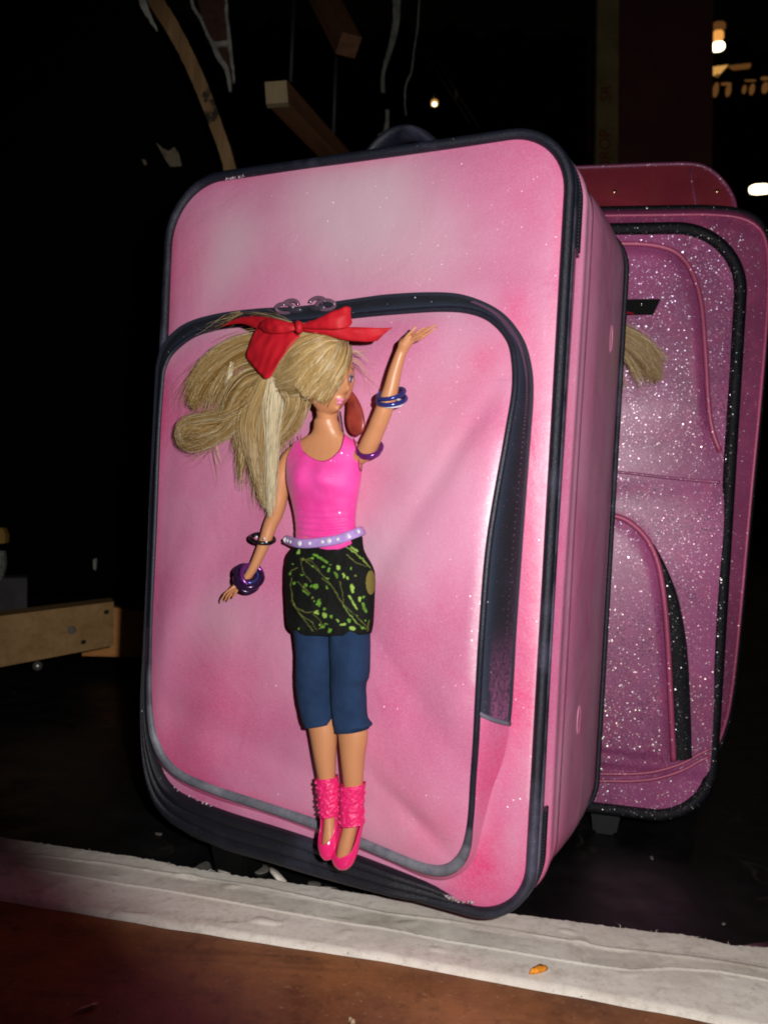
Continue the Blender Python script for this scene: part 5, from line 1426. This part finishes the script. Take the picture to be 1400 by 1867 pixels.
# ---- red satin bow and band
def satin():
    t = NT('red_satin_ribbon'); p = t.p
    c = t.mix(t.rf(t.noise(50, 3), 0.35, 0.65), (0.40, 0.004, 0.012), (0.55, 0.010, 0.022)); t.l(c, p.inputs['Base Color']); p.inputs['Roughness'].default_value = 0.6; p.inputs['Specular IOR Level'].default_value = 0.35; p.inputs['Sheen Weight'].default_value = 0.0
    wv_ = t.noise(1.0, 2, vec=t.map((200, 200, 2500))); t.l(t.bump(wv_, 0.25, 0.0004, t.bump(t.noise(70, 3), 0.4, 0.002)), p.inputs['Normal'])
    return t.m
M['satin'] = satin()
def ribbon_piece(bm, top_, bot_, n=26, m_=8, puff=0.0012, seed=0):
    a = catmull([L(*q) for q in top_], n); b = catmull([L(*q) for q in bot_], n); rows_ = []
    for i in range(n):
        r = []
        for j in range(m_ + 1):
            t = j / m_; P = a[i].lerp(b[i], t)
            P.y -= puff * (sin(pi * t) + 0.7 * noise.noise(Vector((i * 0.28, t * 3, seed))))
            r.append(P)
        rows_.append(r)
    f = [[bm.verts.new(p) for p in r] for r in rows_]; g = [[bm.verts.new(p + Vector((0, 0.00035, 0))) for p in r] for r in rows_]
    for i in range(n - 1):
        for j in range(m_):
            bm.faces.new((f[i][j], f[i + 1][j], f[i + 1][j + 1], f[i][j + 1])); bm.faces.new((g[i][j], g[i][j + 1], g[i + 1][j + 1], g[i + 1][j]))
    for i in range(n - 1):
        bm.faces.new((f[i][0], g[i][0], g[i + 1][0], f[i + 1][0])); bm.faces.new((f[i][m_], f[i + 1][m_], g[i + 1][m_], g[i][m_]))
    for j in range(m_):
        bm.faces.new((f[0][j], f[0][j + 1], g[0][j + 1], g[0][j])); bm.faces.new((f[-1][j], g[-1][j], g[-1][j + 1], f[-1][j + 1]))
bows = empty('hair_ribbon', (0, 0, 0)); 
bm = bmesh.new()      # band that wraps the gathered hair
ribbon_piece(bm, [(466, 600, .048), (495, 598, .053), (525, 603, .056), (546, 612, .057)], [(449, 652, .048), (464, 670, .053), (482, 690, .0565), (492, 688, .0575)], 24, 14, 0.0014, 1)
rb = obj('ribbon_band', bm, M['satin'], DL)
bpy.data.objects.remove(bows)
bm = bmesh.new(); ribbon_piece(bm, [(404, 594, .034), (440, 578, .042), (480, 577, .050), (520, 585, .055), (545, 592, .057)], [(404, 596, .034), (440, 590, .042), (478, 602, .050), (515, 604, .055), (545, 600, .057)], 26, 8, 0.001, 2); obj('ribbon_tail', bm, M['satin'], rb)
bm = bmesh.new(); ribbon_piece(bm, [(548, 594, .058), (590, 598, .057), (640, 596, .055), (690, 598, .052), (716, 597, .050)], [(548, 604, .057), (590, 610, .056), (625, 619, .054), (665, 623, .051), (688, 621, .049)], 26, 8, 0.001, 3); obj('ribbon_tail', bm, M['satin'], rb)
bm = bmesh.new(); ribbon_piece(bm, [(546, 592, .059), (575, 582, .062), (605, 568, .063), (630, 559, .061), (640, 561, .058)], [(548, 600, .059), (585, 600, .062), (612, 600, .063), (632, 597, .060), (642, 588, .057)], 26, 8, 0.0012, 4); obj('ribbon_loop', bm, M['satin'], rb)
bm = bmesh.new(); ribbon_piece(bm, [(544, 592, .059), (520, 586, .061), (495, 580, .060), (478, 584, .056), (472, 594, .052)], [(544, 602, .059), (522, 606, .061), (500, 608, .060), (484, 606, .056), (474, 600, .052)], 26, 8, 0.0012, 5); obj('ribbon_loop', bm, M['satin'], rb)
bm = bmesh.new(); tube(bm, [L(541, 588, .0600), L(546, 594, .0625), L(547, 600, .0620), L(544, 606, .0590)], [0.0016, 0.0024, 0.0024, 0.0015], 10); obj('ribbon_knot', bm, M['satin'], rb)

# ---- a second doll of the same kind on the glitter suitcase, mirrored; only the ends of its hair show
def copy_tree(o, parent=None):
    c = o.copy(); COL.objects.link(c); c.parent = parent
    for ch in list(o.children): copy_tree(ch, c)
    return c
D2 = copy_tree(DL)
a_, b_, c_, d_ = loop_range       # its hair lacks the curled tail
hv2 = hv[:a_] + hv[c_:fly0]; dv = c_ - a_
hf2 = hf_[:b_] + [tuple(i - dv for i in f) for f in hf_[d_:fly1]]
me2 = bpy.data.meshes.new('hair'); me2.from_pydata([tuple(v) for v in hv2], [], hf2)
ca = me2.color_attributes.new('paint', 'FLOAT_COLOR', 'POINT')
ca.data.foreach_set('color', [c for b in (hcol[:a_] + hcol[c_:fly0]) for c in (b[0], b[1], b[2], 1.0)])
me2.materials.append(M['hair']); me2.polygons.foreach_set('use_smooth', [True] * len(me2.polygons))
for ch in D2.children:
    if ch.name.startswith('hair') : ch.data = me2
D2['label'] = 'second blonde doll mostly hidden behind the front suitcase, only brushed-out hair ends showing'
D2.scale = (-1, 1, 1)
tip = L(342, 742, .034); want = B.loc(1204, 700, 0.012)
off_ = Vector((want.x + tip.x, -0.0115 + 0.0185, want.z - tip.z))
D2.location = B.o + B.ux * off_.x + B.dy * off_.y + Vector((0, 0, off_.z))
D2.rotation_euler = (0, 0, B.yaw)
for o_ in (DL, D2): o_['group'] = 'dolls fixed on the suitcases'

# ------------------------------------------------------------------ dark backstage
M['black_paint'] = simple('flat_black_paint', (0.0015, 0.0015, 0.0015), 0.95, spec=0.04, var=0.4, vscale=9, bump=(60, 0.3, 0.002))
M['pine'] = wood('pine', (0.30, 0.17, 0.07), (0.44, 0.28, 0.13))
M['pine_dark'] = wood('dark_pine', (0.09, 0.035, 0.015), (0.16, 0.07, 0.03))
M['old_wood'] = wood('chipped_tan_wood', (0.18, 0.095, 0.035), (0.30, 0.18, 0.08), axis='z', dark=0.9)
M['orange_wood'] = wood('orange_stained_wood', (0.40, 0.14, 0.02), (0.55, 0.22, 0.04))
M['torn'] = simple('torn_white_edge', (0.34, 0.33, 0.29), 0.9, var=0.35, vscale=60)
def slab(name, px, dist, th, mat, bevel=False, dist2=None, parent=None, jag=0.0, n=None):
    """flat piece whose face outline is given in pixels, standing at its own distance; thickness th goes away from the lens"""
    P = [at(x, y, dist if dist2 is None else dist + (dist2 - dist) * (k / (len(px) - 1))) for k, (x, y) in enumerate(px)]
    if n: P = catmull(P, n, True)
    if jag: P = [p + Vector((noise.noise(p * 60 + Vector((9, 0, 0))), 0, noise.noise(p * 60))) * jag for p in P]
    bm = bmesh.new(); f = [bm.verts.new(p) for p in P]; b = [bm.verts.new(p + Vector((0, th, 0))) for p in P]
    bm.faces.new(f); bm.faces.new(list(reversed(b)))
    for k in range(len(P)): bm.faces.new((f[k], b[k], b[(k + 1) % len(P)], f[(k + 1) % len(P)]))
    return obj(name, bm, mat, parent, smooth=False)
def band(name, line, wpx, dist, th, mat, n=60, jag=0.0, dist_end=None, parent=None):
    de = dist if dist_end is None else dist_end
    c = catmull([Vector((x, 0, y)) for x, y in line], n); W = catmull([Vector((w_, 0, i)) for i, w_ in enumerate(wpx)], n)
    Lp, Rp = [], []
    for i in range(n):
        T = (c[min(n - 1, i + 1)] - c[max(0, i - 1)]).normalized(); N = Vector((-T.z, 0, T.x)); d = dist + (de - dist) * i / (n - 1)
        j1 = jag * noise.noise(Vector((i * 0.45, 1, line[0][0]))) + jag * 0.6 * noise.noise(Vector((i * 1.7, 4, line[0][0]))); j2 = jag * noise.noise(Vector((i * 0.5, 7, line[0][0])))
        a = c[i] + N * (W[i].x / 2 + j1); b = c[i] - N * (W[i].x / 2 + j2)
        Lp.append(at(a.x, a.z, d)); Rp.append(at(b.x, b.z, d))
    bm = bmesh.new(); o_ = Vector((0, th, 0))
    r = [[bm.verts.new(p) for p in (l, r_, r_ + o_, l + o_)] for l, r_ in zip(Lp, Rp)]
    for a, b in zip(r, r[1:]):
        for k in range(4): bm.faces.new((a[k], a[(k + 1) % 4], b[(k + 1) % 4], b[k]))
    bm.faces.new(r[0]); bm.faces.new(list(reversed(r[-1])))
    return obj(name, bm, mat, parent, smooth=False)
# black flat on the left: a big painted scenery wall, its top cut in a curve
fl_ = slab('black_flat', [(-900, -700), (250, -700), (262, 0), (330, 110), (380, 210), (412, 330), (420, 1080), (-900, 1080)], 1.42, 0.02, M['black_paint'])
tag(fl_, 'tall black painted scenery flat standing at the left behind the suitcases', 'scenery flat')
tag(band('curved_batten', [(262, -60), (284, 0), (312, 45), (345, 108), (372, 170), (395, 232), (412, 280), (424, 330)], [30, 27, 25, 25, 24, 22, 22, 22], 1.14, 0.03, M['old_wood'], 70, 1.2), 'curved tan wooden batten with chipped paint rising above the top left of the front suitcase', 'batten')
tag(band('torn_edge', [(252, -30), (262, 8), (276, 36), (286, 54)], [6, 13, 11, 3], 1.13, 0.004, M['torn'], 24, 2.0), 'ragged white torn strip beside the top of the curved batten', 'torn edge')
# brick patch with white edges
bp_ = empty('brick_patch', at(395, 80, 1.5)); inv = bp_.location.copy()
bpy.context.view_layer.update()
def sub(o, par):
    o.parent = par; o.matrix_parent_inverse = Matrix.Translation(-par.location) if par.rotation_euler.z == 0 else par.matrix_world.inverted(); return o
sub(slab('brick_face', [(352, -30), (414, -30), (418, 60), (424, 160), (404, 120), (388, 84), (368, 30)], 1.5, 0.01, simple('dark_brick', (0.075, 0.030, 0.018), 0.8, var=0.3, vscale=60)), bp_)
sub(band('mortar_line', [(346, -30), (352, 10), (366, 34), (378, 62), (389, 82), (400, 106), (414, 128), (420, 166)], [3, 4, 6, 5, 5, 8, 9, 5], 1.495, 0.004, M['torn'], 50, 1.6), bp_)
sub(band('mortar_line', [(413, -30), (413, 20), (417, 60), (421, 100), (425, 128), (427, 150)], [3, 4, 5, 5, 7, 3], 1.495, 0.004, M['torn'], 40, 1.4), bp_)
sub(band('mortar_line', [(388, 81), (404, 79), (418, 77)], [9, 8, 9], 1.4945, 0.005, M['torn'], 20, 1.4), bp_)
tag(bp_, 'wedge of dark painted brick outlined by white chipped lines near the top left', 'scenery patch')
# the pale scraps low on the flat
tag(slab('paper_scrap', [(286, 260), (296, 270), (308, 276), (318, 268), (326, 280), (331, 303), (310, 304), (300, 288)], 1.40, 0.002, simple('tan_scrap', (0.22, 0.18, 0.12), 0.9, var=0.4, vscale=80), jag=0.001), 'ragged tan scrap on the black flat above the top left corner of the front suitcase', 'scrap')
tag(slab('paper_scrap', [(259, 290), (266, 292), (268, 301), (263, 300)], 1.40, 0.002, simple('tan_scrap_small', (0.22, 0.18, 0.12), 0.9)), 'tiny pale fleck on the black flat left of the ragged tan scrap', 'scrap')
# timbers
M['end_grain'] = wood('pale_end_grain', (0.26, 0.19, 0.10), (0.34, 0.26, 0.15), axis='z')
tb = empty('wooden_beam', at(505, 168, 1.06)); 
a_ = at(505, 168, 1.06); b_ = at(648, 322, 1.32)
sub(beam('beam_body', a_, b_, 0.0285, 0.0285, M['pine_dark'], up=Uv), tb)
d_ = (a_ - b_).normalized(); sd_ = d_.cross(Uv).normalized(); up_ = sd_.cross(d_).normalized()
def facing_block(name, cpx, half, dist, th, mat, par, rot=0.0):
    P = [at(cpx[0] + cos(rot) * x * half - sin(rot) * y * half, cpx[1] + sin(rot) * x * half + cos(rot) * y * half, dist) for x, y in ((-1, -1), (1, -1), (1, 1), (-1, 1))]
    bm = bmesh.new(); f = [bm.verts.new(p) for p in P]; g = [bm.verts.new(p + Vector((0.0, th, 0))) for p in P]
    bm.faces.new(f); bm.faces.new(list(reversed(g)))
    for k in range(4): bm.faces.new((f[k], g[k], g[(k + 1) % 4], f[(k + 1) % 4]))
    return sub(obj(name, bm, mat, None, smooth=False), par)
facing_block('beam_end', (504, 168), 20, 1.045, 0.012, M['end_grain'], tb, -0.07)
tag(tb, 'square dark timber with a pale sawn end, running down behind the front suitcase', 'timber')
tb2 = empty('wooden_beam', at(600, 40, 1.3)); sub(beam('beam_body', at(572, -40, 1.36), at(636, 84, 1.24), 0.032, 0.032, M['pine_dark'], up=Uv), tb2)
tag(tb2, 'dark brown timber hanging down from the top edge, above the pale-ended timber', 'timber')
M['rod'] = simple('dark_rod', (0.02, 0.02, 0.022), 0.6)
for (x0_, y0_, x1_, y1_, lab) in ((537, -30, 530, 150, 'thin dark rod hanging straight above the pale-ended timber'), (614, 60, 608, 245, 'thin dark rod between the two timbers')):
    bm = bmesh.new(); tube(bm, [at(x0_, y0_, 1.4), at(x1_, y1_, 1.4)], 0.0035, 8); tag(obj('rod', bm, M['rod']), lab, 'rod')
# curved white torn edges right of the timbers
M['torn_dim'] = simple('torn_grey_edge', (0.20, 0.20, 0.175), 0.9, var=0.35, vscale=60)
tag(band('torn_edge', [(724, -40), (723, 0), (722, 40), (714, 80), (703, 115), (698, 140), (698, 168)], [16, 16, 12, 12, 9, 6, 8], 1.7, 0.004, M['torn_dim'], 60, 1.6), 'wide curved whitish torn edge above the left part of the suitcase handle', 'torn edge')
tag(band('torn_edge', [(765, -40), (764, 0), (761, 50), (755, 90), (750, 130), (740, 155), (738, 185), (740, 210)], [2, 2, 3, 2.4, 2, 3.4, 2.6, 2], 1.7, 0.003, M['torn_dim'], 60, 1.0), 'thin white torn line right of the wide curved torn edge', 'torn edge')
tag(band('torn_edge', [(706, 200), (706, 220), (702, 240), (690, 248)], [7, 6, 8, 5], 1.6, 0.004, M['torn_dim'], 20, 1.0), 'short pale torn strip just above the suitcase handle', 'torn edge')
# left: timber frame lying at floor level
def px_beam(name, faces_front, dist0, dist1, th, mat):
    (xa, ya0, ya1), (xb, yb0, yb1) = faces_front
    P = [at(xa, ya0, dist0), at(xb, yb0, dist1), at(xb, yb1, dist1), at(xa, ya1, dist0)]
    bm = bmesh.new(); f = [bm.verts.new(p) for p in P]; g = [bm.verts.new(p + Vector((-0.4 * th, th, 0))) for p in P]
    bm.faces.new(f); bm.faces.new(list(reversed(g)))
    for k in range(4): bm.faces.new((f[k], g[k], g[(k + 1) % 4], f[(k + 1) % 4]))
    bmesh.ops.subdivide_edges(bm, edges=bm.edges, cuts=3)
    return obj(name, bm, mat, None, smooth=False)
wb = empty('wooden_batten', at(100, 1160, 0.95))
sub(px_beam('board', ((-60, 1131, 1228), (208, 1097, 1177)), 0.86, 0.99, 0.035, wood('pale_pine', (0.24, 0.13, 0.045), (0.33, 0.195, 0.08))), wb)
def disc(px, py, dist, r, mat, par, name, th=0.003):
    bm = bmesh.new(); c = at(px, py, dist); n_ = 16
    fr2 = [bm.verts.new(c + (Rv * cos(k / n_ * 2 * pi) + Uv * sin(k / n_ * 2 * pi)) * r) for k in range(n_)]; bk2 = [bm.verts.new(v.co + Fv * th) for v in fr2]
    bm.faces.new(fr2)
    for k in range(n_): bm.faces.new((fr2[k], bk2[k], bk2[(k + 1) % n_], fr2[(k + 1) % n_]))
    return sub(obj(name, bm, mat, None, smooth=False), par)
M['hole'] = simple('dark_hole', (0.004, 0.004, 0.004), 0.9)
disc(194, 1116, 0.975, 0.0024, M['hole'], wb, 'screw'); disc(152, 1171, 0.955, 0.0024, M['hole'], wb, 'screw'); disc(130, 1149, 0.945, 0.0045, simple('steel_bolt', (0.35, 0.32, 0.28), 0.35, 0.8), wb, 'bolt')
tag(wb, 'pale pine board with a bolt and two screws, low at the left edge', 'board')
ob = px_beam('orange_board', ((150, 1100, 1196), (330, 1124, 1200)), 1.10, 1.12, 0.02, M['orange_wood']); tag(ob, 'orange-brown board behind the pale pine board, touching the left side of the suitcase', 'board')
gb = px_beam('grey_box', ((-50, 1054, 1140), (50, 1054, 1120)), 1.05, 1.05, 0.03, simple('grey_box', (0.035, 0.032, 0.034), 0.8, var=0.3)); tag(gb, 'dim grey box standing behind the pale pine board at the left edge', 'box')
gd = slab('gold_fitting', [(-20, 962), (6, 962), (11, 976), (9, 990), (-20, 995)], 1.0, 0.01, simple('gold_fitting', (0.20, 0.11, 0.02), 0.5, var=0.4, vscale=60), jag=0.001); tag(gd, 'small gold-brown fitting cut by the left edge of the picture', 'fitting')
cl = slab('white_cord', [(-20, 1006), (8, 1004), (10, 1030), (2, 1058), (-20, 1056)], 1.02, 0.006, simple('white_cord', (0.12, 0.12, 0.115), 0.9, var=0.5, vscale=160, bump=(300, 1, 0.004)), jag=0.002); tag(cl, 'bunched grey-white cord under the gold fitting at the left edge', 'cord')
tag(slab('paper_scrap', [(170, 1020), (177, 1018), (175, 1040), (171, 1038)], 1.38, 0.002, M['torn']), 'small white nick on the black flat above the pale pine board', 'scrap')
bm = bmesh.new(); bmesh.ops.create_uvsphere(bm, u_segments=12, v_segments=8, radius=0.006)
for v in bm.verts: v.co += at(69, 1214, 0.98)
tag(obj('caster', bm, simple('caster_metal', (0.25, 0.24, 0.22), 0.3, 0.7)), 'small dull metal caster under the pale pine board', 'caster')
# right: proscenium column with a lettered yellowed board
cb = slab('column', [(1128, -300), (1302, -300), (1294, 900), (1110, 900)], 2.6, 0.4, simple('maroon_column', (0.11, 0.030, 0.028), 0.7, var=0.2, vscale=6)); tag(cb, 'broad dark maroon column behind the two rear suitcases at the right', 'column')
lbw = empty('lettered_board', at(1105, 200, 2.55))
sub(slab('board', [(1092, -300), (1130, -300), (1126, 310), (1112, 900), (1068, 900), (1086, 250)], 2.55, 0.03, simple('yellowed_board', (0.26, 0.20, 0.085), 0.85, var=0.35, vscale=12)), lbw)
def letters(txt, px, py, hpx, dist):
    cu = bpy.data.curves.new('lettering', 'FONT'); cu.body = txt; cu.size = 1; cu.align_x = 'CENTER'; cu.align_y = 'CENTER'; cu.extrude = 0.01
    to = bpy.data.objects.new('lettering', cu); COL.objects.link(to)
    me = bpy.data.meshes.new_from_object(to.evaluated_get(bpy.context.evaluated_depsgraph_get())); bpy.data.objects.remove(to)
    o_ = bpy.data.objects.new('lettering', me); COL.objects.link(o_); me.materials.clear(); me.materials.append(simple('red_lettering', (0.24, 0.010, 0.010), 0.7))
    s_ = hpx / FPX * dist / 0.7
    m3 = Matrix((Uv * s_, -Rv * s_, -Fv * s_)).transposed().to_4x4(); m3.translation = at(px, py, dist); o_.matrix_world = m3
    return o_
for a in (('DROP', 1103, 274, 20, 2.544), ('SR', 1105, 170, 20, 2.544)):
    o_ = letters(*a); mw = o_.matrix_world.copy(); o_.parent = lbw; o_.matrix_parent_inverse = Matrix.Translation(-lbw.location); o_.matrix_basis = mw
tag(lbw, 'tall yellowed board edge with red letters painted sideways, left of the maroon column', 'board')
# house lights far away
def emis(name, col, st):
    m = bpy.data.materials.new(name); m.use_nodes = True; t = m.node_tree; t.nodes.clear()
    e = t.nodes.new('ShaderNodeEmission'); e.inputs[0].default_value = (*col, 1); e.inputs[1].default_value = st; o_ = t.nodes.new('ShaderNodeOutputMaterial'); t.links.new(e.outputs[0], o_.inputs[0]); return m
def lump(name, px, py, wpx, hpx, dist, mat, label=None, cat=None, rot=0.0, par=None):
    bm = bmesh.new(); bmesh.ops.create_uvsphere(bm, u_segments=20, v_segments=12, radius=1)
    c = at(px, py, dist); k = dist / FPX / 2
    for v in bm.verts:
        q = v.co.copy(); s_ = lambda z: (abs(z) ** 0.7) * (1 if z > 0 else -1)
        X, Y = s_(q.x) * wpx * k, s_(q.z) * hpx * k
        v.co = c + Rv * (X * cos(rot) - Y * sin(rot)) + Uv * (X * sin(rot) + Y * cos(rot)) + Fv * q.y * hpx * k
    o_ = obj(name, bm, mat, None)
    if label: tag(o_, label, cat)
    return o_
M['hot_lamp'] = emis('lamp_white', (1.0, 0.80, 0.55), 6); M['warm_lamp'] = emis('lamp_amber', (1.0, 0.42, 0.09), 0.85); M['dim_glow'] = emis('glow_dim', (1.0, 0.40, 0.10), 0.10); M['rail_glow'] = emis('glow_rail', (1.0, 0.42, 0.12), 0.11); M['warm2'] = emis('glow_cream', (1.0, 0.50, 0.13), 0.6)
M['far_metal'] = simple('far_metal', (0.05, 0.045, 0.04), 0.6)
wl = empty('wall_lamp', at(1308, 80, 8.0))
sub(lump('bulb', 1308, 85, 24, 16, 8.0, M['hot_lamp'], rot=0.12), wl); sub(lump('lit_shade', 1308, 66, 20, 20, 8.05, M['warm_lamp']), wl); sub(lump('shade_rim', 1310, 48, 24, 16, 8.1, M['dim_glow']), wl)
tag(wl, 'brightly lit wall lamp with amber shade, high at the right beside the maroon column', 'lamp')
bf = empty('balcony_front', at(1340, 140, 9.0))  # lit look of its panels and rails is put in as emission
sub(slab('lit_panel', [(1297, 122), (1327, 118), (1318, 128), (1313, 133), (1297, 134)], 9.0, 0.05, M['warm2']), bf)
sub(slab('dim_panel', [(1330, 119), (1368, 115), (1368, 121), (1340, 124)], 9.0, 0.05, M['dim_glow']), bf)
for (x_, y_, w_, h_) in ((1304, 164, 5, 24), (1327, 165, 6, 20), (1356, 163, 5, 14), (1370, 163, 6, 18), (1394, 160, 9, 18), (1323, 153, 20, 5), (1367, 147, 22, 3), (1394, 143, 16, 6), (1307, 138, 7, 6)):
    sub(lump('lit_baluster' if h_ > w_ else 'lit_rail', x_, y_, w_, h_, 9.0, M['rail_glow']), bf)
sub(slab('parapet', [(1290, 172), (1460, 150), (1460, 420), (1290, 420)], 9.1, 0.1, M['black_paint']), bf)
tag(bf, 'far balcony front with lit rails and balusters given their own glow below the wall lamp', 'balcony')
lump('ceiling_lamp', 1385, 345, 40, 17, 7.0, M['hot_lamp'], 'long white lit lamp at the right edge above the glitter suitcase', 'lamp', 0.05)
hb = empty('hanging_bulb', at(792, 187, 5.0)); sub(lump('bulb', 792, 188, 13, 12, 5.0, M['warm2']), hb); sub(lump('bulb_core', 792, 190, 7, 6, 4.95, M['hot_lamp']), hb); sub(lump('socket', 791, 176, 7, 14, 5.0, M['far_metal']), hb)
tag(hb, 'single small warm bulb glowing in the dark above the front suitcase', 'bulb')
for (p0, p1, lab) in (((770, 90), (858, 228), 'left of two thin slanting cables right of the small bulb'), ((796, 110), (872, 232), 'right of two thin slanting cables right of the small bulb')):
    bm = bmesh.new(); tube(bm, [at(*p0, 3.0), at(*p1, 3.0)], 0.0022, 6); tag(obj('cable', bm, simple('dull_cable', (0.10, 0.08, 0.05), 0.6)), lab, 'cable')
tag(lump('cable_clip', 831, 172, 5, 18, 3.0, simple('tan_clip', (0.30, 0.22, 0.12), 0.6)), 'tiny tan clip on the slanting cables', 'clip')
# black drapes far behind
bm = bmesh.new(); pts = []
for i in range(240):
    x = -5 + 10 * i / 239; pts.append((x, 10.5 + 0.12 * sin(x * 9) + 0.06 * sin(x * 23)))
t_ = [bm.verts.new((x, y, 6)) for x, y in pts]; b2 = [bm.verts.new((x, y, 0)) for x, y in pts]
for k in range(239): bm.faces.new((b2[k], b2[k + 1], t_[k + 1], t_[k]))
tag(obj('black_drape', bm, simple('black_velour', (0.004, 0.004, 0.004), 0.95, spec=0.1)), 'black drape hanging across the back of the dark stage', 'drape')
